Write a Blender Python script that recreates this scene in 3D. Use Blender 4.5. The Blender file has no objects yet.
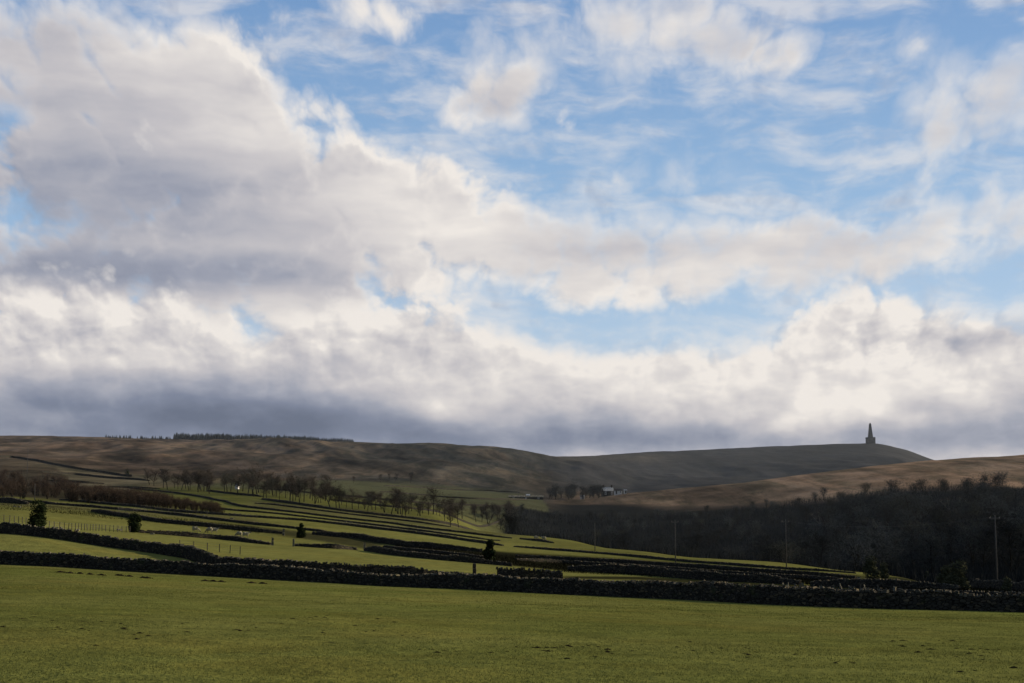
import bpy, bmesh, math, random
import numpy as np
from mathutils import Vector, Matrix, noise as mnoise

random.seed(11)
rng = np.random.default_rng(11)
R = math.radians
W, H, F = 1024, 683, 1487.0
EYE_ROW = 505.0
PITCH = math.atan((EYE_ROW - H / 2) / F)
SUN_AZ = 66.0      # degrees to the right of the viewing direction
SUN_EL = 15.0

scene = bpy.context.scene
COL = scene.collection

# ------------------------------------------------------------------ camera
cam_d = bpy.data.cameras.new('camera')
cam = bpy.data.objects.new('camera', cam_d)
COL.objects.link(cam)
cam_d.sensor_width = 36.0
cam_d.lens = 36.0 * F / W
cam_d.clip_start = 0.5
cam_d.clip_end = 30000
cam.location = (0, 0, 0)
cam.rotation_euler = (R(90) + PITCH, 0, 0)
scene.camera = cam

def ray(px, py):
    x = (px - W / 2) / F
    yc = (H / 2 - py) / F
    return Vector((x, math.cos(PITCH) - yc * math.sin(PITCH), math.sin(PITCH) + yc * math.cos(PITCH)))

def sky_uv(px, py):
    d = ray(px, py).normalized()
    return math.degrees(math.atan2(d.x, d.y)) / 3.853, math.degrees(math.asin(d.z)) / 3.853

# ------------------------------------------------------------------ light and sky
sun_d = bpy.data.lights.new('sun', 'SUN')
sun = bpy.data.objects.new('sun', sun_d)
COL.objects.link(sun)
sun_d.energy = 5.4
sun_d.angle = R(0.6)
sun_d.color = (1.0, 0.87, 0.66)
sdir = Vector((math.sin(R(SUN_AZ)) * math.cos(R(SUN_EL)), math.cos(R(SUN_AZ)) * math.cos(R(SUN_EL)), math.sin(R(SUN_EL))))
sun.rotation_euler = sdir.to_track_quat('Z', 'Y').to_euler()

class NT:
    """small helper that wires shader nodes"""
    def __init__(s, tree):
        s.t = tree
        tree.nodes.clear()
    def n(s, kind, **kw):
        nd = s.t.nodes.new(kind)
        for k, v in kw.items():
            setattr(nd, k, v)
        return nd
    def put(s, sock, v):
        if isinstance(v, bpy.types.NodeSocket):
            s.t.links.new(v, sock)
        else:
            sock.default_value = v
    def math(s, op, a, b=0.0, c=0.0, clamp=False):
        nd = s.n('ShaderNodeMath', operation=op, use_clamp=clamp)
        s.put(nd.inputs[0], a); s.put(nd.inputs[1], b); s.put(nd.inputs[2], c)
        return nd.outputs[0]
    def vmath(s, op, a, b=(0, 0, 0), c=(0, 0, 0), out=0):
        nd = s.n('ShaderNodeVectorMath', operation=op)
        s.put(nd.inputs[0], a); s.put(nd.inputs[1], b)
        if op == 'MULTIPLY_ADD': s.put(nd.inputs[2], c)
        if op == 'SCALE': s.put(nd.inputs[3], c)
        return nd.outputs['Value'] if op in ('DOT_PRODUCT', 'LENGTH') else nd.outputs[0]
    def noise(s, vec, scale, detail=4.0, rough=0.5, dist=0.0, out='Fac', dims='2D', ntype='FBM', lac=2.0):
        nd = s.n('ShaderNodeTexNoise', noise_dimensions=dims, noise_type=ntype)
        if vec is not None: s.put(nd.inputs['Vector'], vec)
        nd.inputs['Scale'].default_value = scale
        nd.inputs['Detail'].default_value = detail
        nd.inputs['Roughness'].default_value = rough
        nd.inputs['Lacunarity'].default_value = lac
        nd.inputs['Distortion'].default_value = dist
        return nd.outputs[out]
    def voro(s, vec, scale, detail=0.0, rough=0.5, feature='F1', smooth=0.5):
        nd = s.n('ShaderNodeTexVoronoi', feature=feature, voronoi_dimensions='2D')
        s.put(nd.inputs['Vector'], vec)
        nd.inputs['Scale'].default_value = scale
        nd.inputs['Detail'].default_value = detail
        nd.inputs['Roughness'].default_value = rough
        if feature == 'SMOOTH_F1': nd.inputs['Smoothness'].default_value = smooth
        return nd.outputs['Distance']
    def ramp(s, fac, stops, interp='LINEAR'):
        nd = s.n('ShaderNodeValToRGB')
        cr = nd.color_ramp
        cr.interpolation = interp
        while len(cr.elements) < len(stops): cr.elements.new(0.5)
        for e, (p, c) in zip(cr.elements, stops):
            e.position = p
            e.color = (*c, 1.0) if len(c) == 3 else c
        s.put(nd.inputs[0], fac)
        return nd.outputs[0]
    def mix(s, fac, a, b, blend='MIX'):
        nd = s.n('ShaderNodeMix', data_type='RGBA', blend_type=blend)
        s.put(nd.inputs[0], fac); s.put(nd.inputs[6], a); s.put(nd.inputs[7], b)
        return nd.outputs[2]
    def smooth(s, v, a, b, lo=0.0, hi=1.0):
        nd = s.n('ShaderNodeMapRange', interpolation_type='SMOOTHSTEP')
        s.put(nd.inputs[0], v); s.put(nd.inputs[1], a); s.put(nd.inputs[2], b)
        nd.inputs[3].default_value = lo; nd.inputs[4].default_value = hi
        return nd.outputs[0]

def srgb(r, g, b):
    f = lambda c: ((c / 255 + 0.055) / 1.055) ** 2.4 if c / 255 > 0.04045 else c / 255 / 12.92
    return (f(r), f(g), f(b))

world = bpy.data.worlds.new('World')
scene.world = world
world.use_nodes = True
nt = NT(world.node_tree)
SKY_STRENGTH = 0.11
tc = nt.n('ShaderNodeTexCoord')
sep = nt.n('ShaderNodeSeparateXYZ')
nt.put(sep.inputs[0], tc.outputs['Generated'])
az = nt.math('MULTIPLY', nt.math('ARCTAN2', sep.outputs[0], sep.outputs[1]), 57.29578 / 3.853)
el = nt.math('MULTIPLY', nt.math('ARCSINE', sep.outputs[2]), 57.29578 / 3.853)
comb = nt.n('ShaderNodeCombineXYZ')
nt.put(comb.inputs[0], az); nt.put(comb.inputs[1], el); comb.inputs[2].default_value = 1.0
P = comb.outputs[0]

def warped(vec, amp, scale, detail, seed):
    off = nt.vmath('ADD', vec, (seed, seed * 1.7, seed * 0.3))
    c = nt.noise(off, scale, detail, 0.55, out='Color')
    d = nt.vmath('SUBTRACT', c, (0.5, 0.5, 0.5))
    d = nt.vmath('MULTIPLY', d, (amp, amp * 0.7, 0.0))
    return nt.vmath('ADD', vec, d)

def blobs(vec, items, base):
    """sum of soft elliptical cloud masses, placed by compass direction and height above the horizon"""
    acc = base
    for (px, py, rx, ry, rot, amp) in items:
        u, v = sky_uv(px, py)
        rx, ry = rx / 100, ry / 100
        if abs(rot) < 5:
            q = nt.vmath('MULTIPLY_ADD', vec, (1 / rx, 1 / ry, 0), (-u / rx, -v / ry, 0))
            d = nt.vmath('DOT_PRODUCT', q, q)
        else:   # vec.z is 1, so that a dot product is an affine map
            c, s = math.cos(R(rot)), math.sin(R(rot))
            p = nt.vmath('DOT_PRODUCT', vec, (c / rx, s / rx, -(u * c + v * s) / rx))
            q = nt.vmath('DOT_PRODUCT', vec, (-s / ry, c / ry, (u * s - v * c) / ry))
            d = nt.math('MULTIPLY_ADD', q, q, nt.math('MULTIPLY', p, p))
        acc = nt.math('MULTIPLY_ADD', nt.math('POWER', 0.36788, d), amp, acc)
    return acc

CLOUD_MASSES = [
    # px, py, rx, ry, rotation, amount
    (140, 75, 150, 75, -8, 0.95), (225, 75, 70, 60, -30, 0.5), (60, 190, 220, 110, 0, 1.0), (290, 185, 180, 62, -14, 0.85),
    (470, 225, 140, 50, -16, 0.85), (590, 255, 90, 42, -8, 0.6), (320, 262, 170, 45, 0, 0.6), (20, 10, 60, 50, 0, 0.3), (120, 310, 220, 50, 0, 0.9), (320, 310, 110, 36, 0, 0.5),
    (60, 410, 190, 40, 0, 0.9), (300, 410, 150, 40, 0, 0.7),
    (10, 118, 42, 14, 0, -0.75), (270, 8, 60, 36, -30, -0.35), (385, 90, 70, 40, -25, -0.4), (340, 115, 50, 18, -15, 0.3), (350, 16, 40, 32, 0, 0.5), (480, 25, 110, 40, 0, 0.42),
    (496, 98, 60, 30, 10, 1.6), (470, 142, 44, 16, -10, -0.55), (670, 32, 96, 56, -8, 1.5), (775, 58, 60, 38, 0, 0.6), (705, 165, 75, 36, 25, 0.55), (435, 65, 30, 45, 0, -0.2),
    (975, 105, 95, 44, 20, 1.3), (905, 50, 36, 30, -40, 0.25), (1000, 180, 70, 34, 0, 0.35), (680, 275, 140, 42, 6, 0.9),
    (800, 245, 150, 36, 4, 0.75), (960, 235, 140, 38, -4, 0.9), (870, 285, 80, 30, 0, 0.5), (990, 290, 75, 26, 5, -0.65),
    (590, 335, 100, 22, -4, -0.5), (470, 300, 60, 20, 0, -0.35), (850, 120, 60, 60, 0, -0.4), (570, 125, 45, 70, 0, -0.34), (800, 150, 60, 50, 0, -0.25),
    (262, 200, 22, 12, 0, -0.35), (420, 290, 40, 14, 0, -0.2), (780, 325, 60, 22, 20, 0.45), (620, 190, 60, 30, 20, 0.2), (850, 172, 60, 40, 0, -0.45), (730, 120, 70, 40, 0, -0.25),
]
LOW_ROW = [   # the nearer row of heaped clouds above the moor
    (20, 345, 70, 45, 0, 0.8), (90, 326, 66, 46, 0, 0.95), (165, 338, 50, 44, 0, 0.8), (250, 372, 70, 44, 0, 0.75), (325, 362, 60, 48, 0, 0.7),
    (390, 350, 60, 48, 0, 0.9), (465, 365, 60, 44, 0, 0.75), (530, 385, 60, 42, 0, 0.8), (610, 394, 70, 42, 0, 0.85), (685, 394, 60, 44, 0, 0.9),
    (745, 404, 50, 40, 0, 0.7), (800, 378, 60, 50, 0, 0.8), (860, 336, 60, 52, 0, 0.95), (905, 350, 60, 50, 0, 0.7), (960, 382, 60, 44, 0, 0.8), (1015, 370, 60, 46, 0, 0.9),
    (120, 402, 150, 30, 0, 0.6), (300, 405, 90, 26, 0, 0.4),
    (512, 458, 1100, 44, 0, 1.5),
]
# towards the horizon the clouds stand farther off: finer and flatter
fine = nt.math('MULTIPLY_ADD', el, -0.085, 1.45)
Q = nt.vmath('MULTIPLY', nt.vmath('SCALE', P, c=fine), (1.0, 1.35, 0.0))
Q = warped(Q, 0.34, 1.0, 3.0, 3.1)
Pw = nt.vmath('ADD', P, nt.vmath('MULTIPLY', nt.vmath('SUBTRACT', nt.noise(nt.vmath('ADD', P, (3.1, 5.2, 0.0)), 1.5, 3.0, 0.5, out='Color'), (0.5, 0.5, 0.5)), (0.18, 0.14, 0.0)))

def billow(vec, det):
    v = nt.voro(vec, 1.75, det, 0.5) if det > 1 else nt.voro(vec, 1.75, det, 0.5, 'SMOOTH_F1', 0.8)
    return nt.math('MULTIPLY', v, v)
def heaps(vec, oct_, det):
    """rolling cloud tops: rounded heaps roughened by finer turbulence"""
    a = nt.noise(vec, 1.0, oct_, 0.54)
    return nt.math('MULTIPLY_ADD', billow(vec, det), -0.55, nt.math('MULTIPLY', a, 1.55))

n_hi = heaps(Q, 10.0, 4.0)
n_hi2 = heaps(nt.vmath('ADD', Q, (0.060, 0.075, 0.0)), 8.0, 3.0)
n_lo = heaps(Q, 2.0, 1.0)
n_lo2 = heaps(nt.vmath('ADD', Q, (0.22, 0.26, 0.0)), 2.0, 1.0)
dn = nt.math('SUBTRACT', n_hi, 0.60)
cover = blobs(Pw, CLOUD_MASSES, -0.14)
dens = nt.math('MULTIPLY_ADD', dn, 0.82, cover)
# some rims are crisp, others fray out
fray = nt.smooth(nt.noise(nt.vmath('ADD', P, (9.0, 2.0, 0.0)), 0.7, 2.0, 0.5), 0.34, 0.60, 0.60, 1.20)
fray = nt.math('ADD', fray, nt.smooth(az, -1.0, 2.5, 0.0, 0.55))
alpha_a = nt.smooth(nt.math('DIVIDE', nt.math('ADD', dens, 0.20), fray), 0.0, 1.0)
cover_b = blobs(Pw, LOW_ROW, -0.30)
dens_b = nt.math('MULTIPLY_ADD', dn, nt.smooth(el, 1.3, 2.6, 0.25, 0.78), cover_b)
alpha_b = nt.smooth(dens_b, -0.14, 0.38)
# thin high veil, drawn out into streaks
streak = nt.noise(nt.vmath('MULTIPLY', warped(P, 0.5, 0.6, 2.0, 1.3), (0.55, 1.7, 1.0)), 1.5, 7.0, 0.58, 0.1)
veil = nt.math('MULTIPLY', nt.smooth(streak, 0.37, 0.76), 0.58)
alpha_a = nt.math('MAXIMUM', alpha_a, veil)

LIGHT_PATCHES = [
    (60, 200, 210, 75, 0, -0.30), (220, 225, 150, 36, -6, -0.10), (60, 268, 160, 22, 0, -0.24), (210, 160, 100, 22, -8, 0.05), (200, 240, 130, 14, 0, 0.08),
    (20, 100, 90, 60, 0, -0.12), (230, 70, 80, 60, -20, 0.10), (330, 280, 130, 22, 0, -0.10), (0, 20, 60, 50, 0, -0.15),
    (670, 45, 90, 45, 0, 0.10), (680, 275, 110, 30, 0, 0.10), (960, 235, 100, 22, 0, 0.06), (440, 205, 110, 30, -15, 0.08), (1000, 265, 60, 14, 0, -0.1),
]
LIGHT_LOW = [
    (130, 424, 380, 30, 0, -0.38), (860, 370, 190, 34, 0, 0.10), (600, 380, 120, 22, 0, 0.05), (110, 376, 200, 20, 0, -0.10), (100, 406, 250, 28, 0, -0.27), (300, 420, 120, 22, 0, -0.14), (560, 440, 300, 22, 0, -0.24), (280, 402, 90, 14, 0, -0.12), (330, 435, 200, 22, 0, -0.12),
    (640, 430, 120, 12, 0, -0.08), (900, 438, 260, 20, 0, -0.20), (1010, 420, 70, 26, 0, -0.20), (240, 355, 60, 18, 0, -0.08),
    (872, 408, 20, 10, 0, 0.16), (800, 416, 56, 14, 20, 0.25), (430, 408, 36, 12, 0, 0.25), (330, 405, 30, 10, 0, 0.15), (985, 335, 60, 12, 0, -0.16), (60, 420, 60, 10, 0, 0.10),
]
Pl = warped(P, 0.35, 1.1, 3.0, 5.5)
relief = nt.math('MULTIPLY', nt.math('SUBTRACT', n_hi, n_hi2), 0.40)
relief = nt.math('MULTIPLY_ADD', nt.math('SUBTRACT', n_lo, n_lo2), 0.34, relief)
strata = nt.math('SUBTRACT', nt.noise(nt.vmath('MULTIPLY', Pl, (0.5, 1.9, 1.0)), 1.0, 5.0, 0.5), 0.5)
core_a = nt.smooth(dens, 0.1, 1.2)
mottle_a = nt.math('MULTIPLY_ADD', nt.math('MULTIPLY', strata, core_a), 0.55, nt.math('MULTIPLY', relief, nt.math('MULTIPLY_ADD', core_a, -0.72, 0.76)))
lum_a = nt.math('ADD', nt.math('MULTIPLY_ADD', core_a, -0.20, mottle_a), blobs(Pl, LIGHT_PATCHES, 1.03))
lum_b = nt.math('ADD', nt.math('MULTIPLY_ADD', nt.smooth(dens_b, 0.0, 1.05), -0.17, nt.math('MULTIPLY', relief, nt.smooth(el, 0.9, 2.4, 0.2, 1.0))), blobs(Pl, LIGHT_LOW, 1.0))
def contrast(v, k=1.18, mid=0.80):
    return nt.math('MULTIPLY_ADD', v, k, mid * (1 - k))
uneven = nt.noise(nt.vmath('MULTIPLY', Pw, (1.1, 2.6, 1.0)), 1.5, 6.0, 0.55)
lum_b = nt.math('MULTIPLY_ADD', nt.math('SUBTRACT', uneven, 0.5), nt.smooth(el, 2.6, 1.2, 0.05, 0.38), lum_b)
lum_a, lum_b = contrast(lum_a, 1.10), contrast(lum_b, 1.10)
STOPS = [(0.0, srgb(94, 104, 126)), (0.25, srgb(119, 128, 150)), (0.50, srgb(156, 160, 175)),
         (0.74, srgb(196, 193, 197)), (0.92, srgb(225, 220, 217)), (1.0, srgb(240, 234, 228))]
col_a = nt.vmath('SCALE', nt.ramp(lum_a, STOPS), c=1 / SKY_STRENGTH)
col_b = nt.vmath('SCALE', nt.ramp(lum_b, STOPS), c=1 / SKY_STRENGTH)

sky = nt.n('ShaderNodeTexSky', sky_type='NISHITA')
sky.sun_disc = False
sky.sun_elevation = R(SUN_EL)
sky.sun_rotation = R(SUN_AZ)
sky.altitude = 300
sky.air_density = 1.0
sky.dust_density = 0.4
sky.ozone_density = 2.0
clear = nt.ramp(nt.math('MULTIPLY', el, 0.2), [(0.0, srgb(184, 203, 225)), (0.35, srgb(167, 194, 223)), (0.62, srgb(142, 178, 216)), (1.0, srgb(114, 153, 201))])
clear = nt.vmath('MULTIPLY', clear, (1 / SKY_STRENGTH,) * 3)
blue = nt.mix(0.85, nt.vmath('MULTIPLY', sky.outputs[0], (1.5, 1.4, 1.4)), clear)
final = nt.mix(alpha_b, nt.mix(alpha_a, blue, col_a), col_b)
# unseen sky beside, behind and below the view dimmed to cut ambient fill
turn = nt.math('ABSOLUTE', az)
unseen_dim = nt.smooth(turn, 7.0, 22.0, 1.0, 0.40)
unseen_dim = nt.math('MULTIPLY', unseen_dim, nt.smooth(el, -2.5, -0.4, 0.25, 1.0))
final = nt.vmath('SCALE', final, c=unseen_dim)
bg = nt.n('ShaderNodeBackground')
nt.put(bg.inputs[0], final)
bg.inputs[1].default_value = SKY_STRENGTH
wo = nt.n('ShaderNodeOutputWorld')
nt.put(wo.inputs[0], bg.outputs[0])
world.cycles.sampling_method = 'MANUAL'
world.cycles.sample_map_resolution = 256

scene.view_settings.view_transform = 'Standard'
scene.view_settings.look = 'None'
scene.view_settings.exposure = 0
scene.view_settings.gamma = 1

# ------------------------------------------------------------------ numpy noise
def _hash(ix, iy, seed):
    h = (ix.astype(np.int64) * 374761393 + iy.astype(np.int64) * 668265263 + seed * 2147483) & 0x7fffffff
    h = ((h ^ (h >> 13)) * 1274126177) & 0x7fffffff
    return ((h ^ (h >> 16)) & 0xffff) / 65535.0

def vnoise(x, y, seed=0):
    ix, iy = np.floor(x), np.floor(y)
    fx, fy = x - ix, y - iy
    fx = fx * fx * fx * (fx * (fx * 6 - 15) + 10); fy = fy * fy * fy * (fy * (fy * 6 - 15) + 10)
    a = _hash(ix, iy, seed); b = _hash(ix + 1, iy, seed); c = _hash(ix, iy + 1, seed); d = _hash(ix + 1, iy + 1, seed)
    return (a * (1 - fx) + b * fx) * (1 - fy) + (c * (1 - fx) + d * fx) * fy - 0.5

def fbm(x, y, octaves=4, seed=0, gain=0.5):
    r, amp, tot = 0.0, 1.0, 0.0
    for o in range(octaves):
        r = r + amp * vnoise(x * 2 ** o + 17.3 * o, y * 2 ** o - 9.1 * o, seed + o); tot += amp; amp *= gain
    return r / tot

# ------------------------------------------------------------------ lie of the land
# for a fan of bearings: (distance, how low or high the ground lies there, read off as rows of the view)
PROFILES = {
    -600: [(20, 683), (140, 556), (172, 524), (215, 514), (265, 506), (330, 499), (400, 494), (500, 486), (600, 476), (800, 460), (1000, 450), (1300, 445), (1600, 440), (2000, 433), (2300, 431), (2750, 434), (3300, 440), (7000, 470)],
    0: [(20, 683), (138, 564.5), (172, 533.5), (215, 523), (265, 514), (330, 507), (400, 501), (500, 493), (600, 484), (800, 468), (1000, 457), (1300, 451), (1600, 445), (2000, 437), (2300, 435), (2750, 438), (3300, 445), (7000, 475)],
    128: [(20, 683), (136, 571.5), (172, 549), (215, 537), (265, 528), (330, 516), (400, 507), (500, 498), (600, 490), (800, 479), (1000, 471), (1300, 459), (1600, 448.5), (2000, 439), (2300, 437.5), (2750, 440), (3300, 446), (7000, 475)],
    256: [(20, 683), (132, 579), (172, 561), (215, 548), (265, 541), (330, 527), (400, 513), (500, 502), (600, 494), (800, 484), (1000, 476), (1300, 462), (1600, 451), (2000, 442), (2300, 440), (2750, 442), (3300, 448), (7000, 475)],
    384: [(20, 683), (127, 586), (172, 569), (215, 556.5), (265, 551), (330, 538), (400, 526), (500, 515), (600, 505), (800, 493), (1000, 485), (1300, 469), (1600, 455), (2000, 444), (2300, 442.5), (2750, 445), (3300, 450), (7000, 475)],
    430: [(20, 683), (125, 588), (168, 573), (215, 560), (265, 554), (330, 542), (400, 531), (500, 521), (600, 511), (800, 498), (1000, 489), (1300, 473), (1600, 458), (2000, 445.5), (2300, 443.5), (2750, 446), (3300, 451), (7000, 475)],
    512: [(20, 683), (120, 591.5), (160, 580), (215, 567), (265, 559), (330, 549), (400, 540), (450, 535), (520, 546), (620, 545), (800, 505), (1000, 494), (1300, 481), (1600, 468), (2000, 454), (2300, 450.5), (2750, 455), (3300, 460), (7000, 480)],
    570: [(20, 683), (118, 594.5), (160, 584), (215, 573), (265, 564), (330, 553), (400, 544), (440, 541), (520, 560), (620, 552), (800, 512), (1000, 499), (1300, 489), (1600, 477), (2000, 464), (2300, 460), (2750, 457), (3300, 460), (7000, 480)],
    640: [(20, 683), (112, 598), (155, 588), (215, 576), (265, 567), (330, 556), (380, 551), (480, 572), (620, 548), (800, 512), (1000, 492), (1300, 500), (1600, 490), (2000, 475), (2300, 463), (2750, 452.5), (3300, 457), (7000, 480)],
    768: [(20, 683), (102, 604.5), (145, 594), (200, 584), (265, 572), (330, 562), (430, 578), (600, 545), (800, 500), (1000, 479.5), (1300, 490), (1600, 483), (2000, 470), (2300, 458), (2750, 447), (3300, 452), (7000, 480)],
    870: [(20, 683), (97, 608.5), (140, 597), (190, 588), (250, 579), (290, 574), (400, 580), (600, 525), (800, 486), (1000, 465), (1300, 480), (1600, 474), (2000, 462), (2300, 452), (2750, 443.7), (3300, 450), (7000, 480)],
    900: [(20, 683), (96, 609.4), (140, 597.5), (190, 588.5), (250, 581), (290, 578), (400, 577), (600, 520), (800, 482), (1000, 461.5), (1300, 477), (1600, 472), (2000, 463), (2300, 455), (2750, 449), (3300, 456), (7000, 480)],
    936: [(20, 683), (94, 610.5), (140, 598), (190, 589), (250, 583), (300, 585), (400, 570), (600, 515), (800, 478), (1000, 458), (1300, 475), (1600, 474), (2000, 470), (2300, 465), (2750, 461), (3300, 470), (7000, 490)],
    1024: [(20, 683), (92, 612.5), (135, 600), (190, 590), (230, 588), (300, 582), (400, 558), (600, 508), (800, 472), (1000, 453), (1300, 465), (1600, 470), (2000, 474), (2750, 482), (3300, 490), (7000, 500)],
    1650: [(20, 683), (85, 640), (135, 620), (190, 606), (230, 598), (300, 580), (400, 555), (600, 505), (800, 465), (1000, 440), (1300, 450), (1600, 458), (2000, 465), (2750, 480), (3300, 490), (7000, 500)],
}
def pchip(xs, ys, xq):
    xs, ys = np.asarray(xs, float), np.asarray(ys, float)
    h = np.diff(xs); d = np.diff(ys) / h
    m = np.zeros_like(ys)
    m[0], m[-1] = d[0], d[-1]
    for k in range(1, len(xs) - 1):
        if d[k - 1] * d[k] > 0:
            w1, w2 = 2 * h[k] + h[k - 1], h[k] + 2 * h[k - 1]
            m[k] = (w1 + w2) / (w1 / d[k - 1] + w2 / d[k])
    xq = np.clip(xq, xs[0], xs[-1])
    i = np.clip(np.searchsorted(xs, xq) - 1, 0, len(xs) - 2)
    t = (xq - xs[i]) / h[i]
    return ((2 * t**3 - 3 * t**2 + 1) * ys[i] + (t**3 - 2 * t**2 + t) * h[i] * m[i] + (-2 * t**3 + 3 * t**2) * ys[i + 1] + (t**3 - t**2) * h[i] * m[i + 1])

def bearing(px, row=520):
    d = ray(px, row); return d.x / d.y
def slope_of(px, py):
    d = ray(px, py); return d.z / d.y

LY = np.linspace(math.log(20), math.log(7000), 700)
CB = np.array([bearing(p) for p in PROFILES])
_rows, _cols = [], []
for p, prof in PROFILES.items():
    lys = [math.log(a) for a, _ in prof]
    # height = slope * distance is what has to be smooth close by, the slope far off
    ts = [slope_of(p, b) for _, b in prof]
    t = pchip(lys, ts, LY)
    Yq = np.exp(LY)
    y1, t1 = prof[1][0], ts[1]
    near = Yq <= y1
    f = (Yq - 20) / (y1 - 20)
    zl = (ts[0] * 20) * (1 - f) + t1 * y1 * f
    t = np.where(near, zl / Yq, t)
    _rows.append(t)
    _cols.append([bearing(p, np.interp(l, lys, [q for _, q in prof])) for l in LY])
_rows = np.array(_rows); _cols = np.array(_cols)
CQ = np.linspace(CB[0], CB[-1], 600)
GRID = np.empty((len(CQ), len(LY)))
for j in range(len(LY)):
    GRID[:, j] = pchip(_cols[:, j], _rows[:, j], CQ)

def ground(x, y):
    x = np.asarray(x, float); y = np.asarray(y, float)
    yy = np.maximum(y, 20.0)
    c = np.clip(x / yy, CQ[0], CQ[-1] - 1e-9)
    fi = (c - CQ[0]) / (CQ[1] - CQ[0]); fj = np.clip((np.log(np.minimum(yy, 6999)) - LY[0]) / (LY[1] - LY[0]), 0, len(LY) - 1.001)
    i = np.clip(fi.astype(int), 0, len(CQ) - 2); j = np.clip(fj.astype(int), 0, len(LY) - 2)
    a, b = fi - i, fj - j
    t = (GRID[i, j] * (1 - a) * (1 - b) + GRID[i + 1, j] * a * (1 - b) + GRID[i, j + 1] * (1 - a) * b + GRID[i + 1, j + 1] * a * b)
    z = t * yy
    z = z + np.where(y < 20, (20 - y) * 0.018, 0.0)
    far = np.clip((yy - 700) / 1200, 0, 1)
    mid = np.clip((yy - 130) / 300, 0, 1)
    z = z + 0.12 * fbm(x / 9, y / 9, 3, 5) * np.clip((yy - 15) / 40, 0, 1)
    z = z + mid * (1 - far) * 1.0 * fbm(x / 60, y / 60, 4, 21)
    # gullies and knolls on the moor edge, running down the slope
    g = fbm(x / 150 + y / 900, y / 420, 5, 40, 0.55)
    sky = np.clip((yy - 1950) / 300, 0, 1)
    z = z + far * (1 - 0.75 * sky) * (26 * g - 18 * np.abs(fbm(x / 90 + y / 500, y / 300, 4, 77)))
    return z

def gz(x, y):
    return float(ground(np.array([x]), np.array([y]))[0])

_TY = np.concatenate([np.linspace(20, 700, 1700), np.linspace(702, 3000, 1150)])
def hit(px, py, ymin=20.0):
    """the first point of the ground along one line of sight"""
    d = ray(px, py); d = d / d.y
    ys = _TY[_TY >= ymin]
    gap = d.z * ys - ground(d.x * ys, ys)
    k = int(np.argmax(gap <= 0)) if (gap <= 0).any() else len(ys) - 1
    y = ys[k]
    if k > 0 and gap[k - 1] > 0:
        y = ys[k - 1] + (ys[k] - ys[k - 1]) * gap[k - 1] / (gap[k - 1] - gap[k] + 1e-9)
    return Vector((d.x * y, y, gz(d.x * y, y)))

def at(px, Y):
    x = bearing(px) * Y
    for _ in range(3):
        z = gz(x, Y)
        x = (px - W / 2) / F * (Y * math.cos(PITCH) + z * math.sin(PITCH))
    return Vector((x, Y, gz(x, Y)))

def rows_of(x, y, z):
    """inverse of ray(): where a point of the land falls, used only to look up which land cover grows there"""
    yc = (z / y - math.tan(PITCH)) / (1 + z / y * math.tan(PITCH))
    depth = y * math.cos(PITCH) + z * math.sin(PITCH)
    return W / 2 + F * x / depth, H / 2 - F * yc

# ------------------------------------------------------------------ object helpers
def tag(o, label=None, cat=None, group=None, kind=None):
    if label: o['label'] = label
    if cat: o['category'] = cat
    if group: o['group'] = group
    if kind: o['kind'] = kind
    return o

def empty(name, loc=(0, 0, 0), rz=0.0):
    o = bpy.data.objects.new(name, None); COL.objects.link(o)
    o.empty_display_size = 0.3
    o.location = loc; o.rotation_euler = (0, 0, rz)
    return o

class MB:
    def __init__(s): s.v, s.f = [], []
    def add(s, vs, fs):
        b = len(s.v); s.v += [tuple(v) for v in vs]; s.f += [tuple(b + i for i in f) for f in fs]
    def box(s, c, size, rz=0.0, taper=1.0, tilt=(0, 0), jit=0.0):
        x, y, z = size[0] / 2, size[1] / 2, size[2] / 2
        M = Matrix.Translation(c) @ Matrix.Rotation(rz, 4, 'Z') @ Matrix.Rotation(tilt[0], 4, 'X') @ Matrix.Rotation(tilt[1], 4, 'Y')
        vs = []
        for sz in (-1, 1):
            k = taper if sz > 0 else 1.0
            for sx, sy in ((-1, -1), (1, -1), (1, 1), (-1, 1)):
                p = Vector((sx * x * k, sy * y * k, sz * z))
                if jit: p += Vector((random.uniform(-jit, jit), random.uniform(-jit, jit), random.uniform(-jit, jit)))
                vs.append(M @ p)
        s.add(vs, [(3, 2, 1, 0), (4, 5, 6, 7), (0, 1, 5, 4), (1, 2, 6, 5), (2, 3, 7, 6), (3, 0, 4, 7)])
    def tube(s, pts, rads, n=5, cap=True):
        rings = []
        for i, p in enumerate(pts):
            p = Vector(p)
            a = Vector(pts[max(i - 1, 0)]); b = Vector(pts[min(i + 1, len(pts) - 1)])
            t = (b - a).normalized()
            u = t.cross(Vector((0.31, 0.9, 0.1))).normalized(); w = t.cross(u)
            rings.append([p + (u * math.cos(2 * math.pi * k / n) + w * math.sin(2 * math.pi * k / n)) * rads[i] for k in range(n)])
        vs = [q for r in rings for q in r]; fs = []
        for i in range(len(pts) - 1):
            for k in range(n):
                k2 = (k + 1) % n
                fs.append((i * n + k, i * n + k2, (i + 1) * n + k2, (i + 1) * n + k))
        if cap:
            fs.append(tuple(range(n))[::-1]); fs.append(tuple((len(pts) - 1) * n + k for k in range(n)))
        s.add(vs, fs)
    def build(s, name, mat, parent=None, smooth=False):
        me = bpy.data.meshes.new(name)
        me.from_pydata(s.v, [], s.f); me.materials.append(mat); me.update()
        if smooth:
            me.polygons.foreach_set('use_smooth', [True] * len(me.polygons))
        o = bpy.data.objects.new(name, me); COL.objects.link(o)
        if parent: o.parent = parent
        return o

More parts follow.
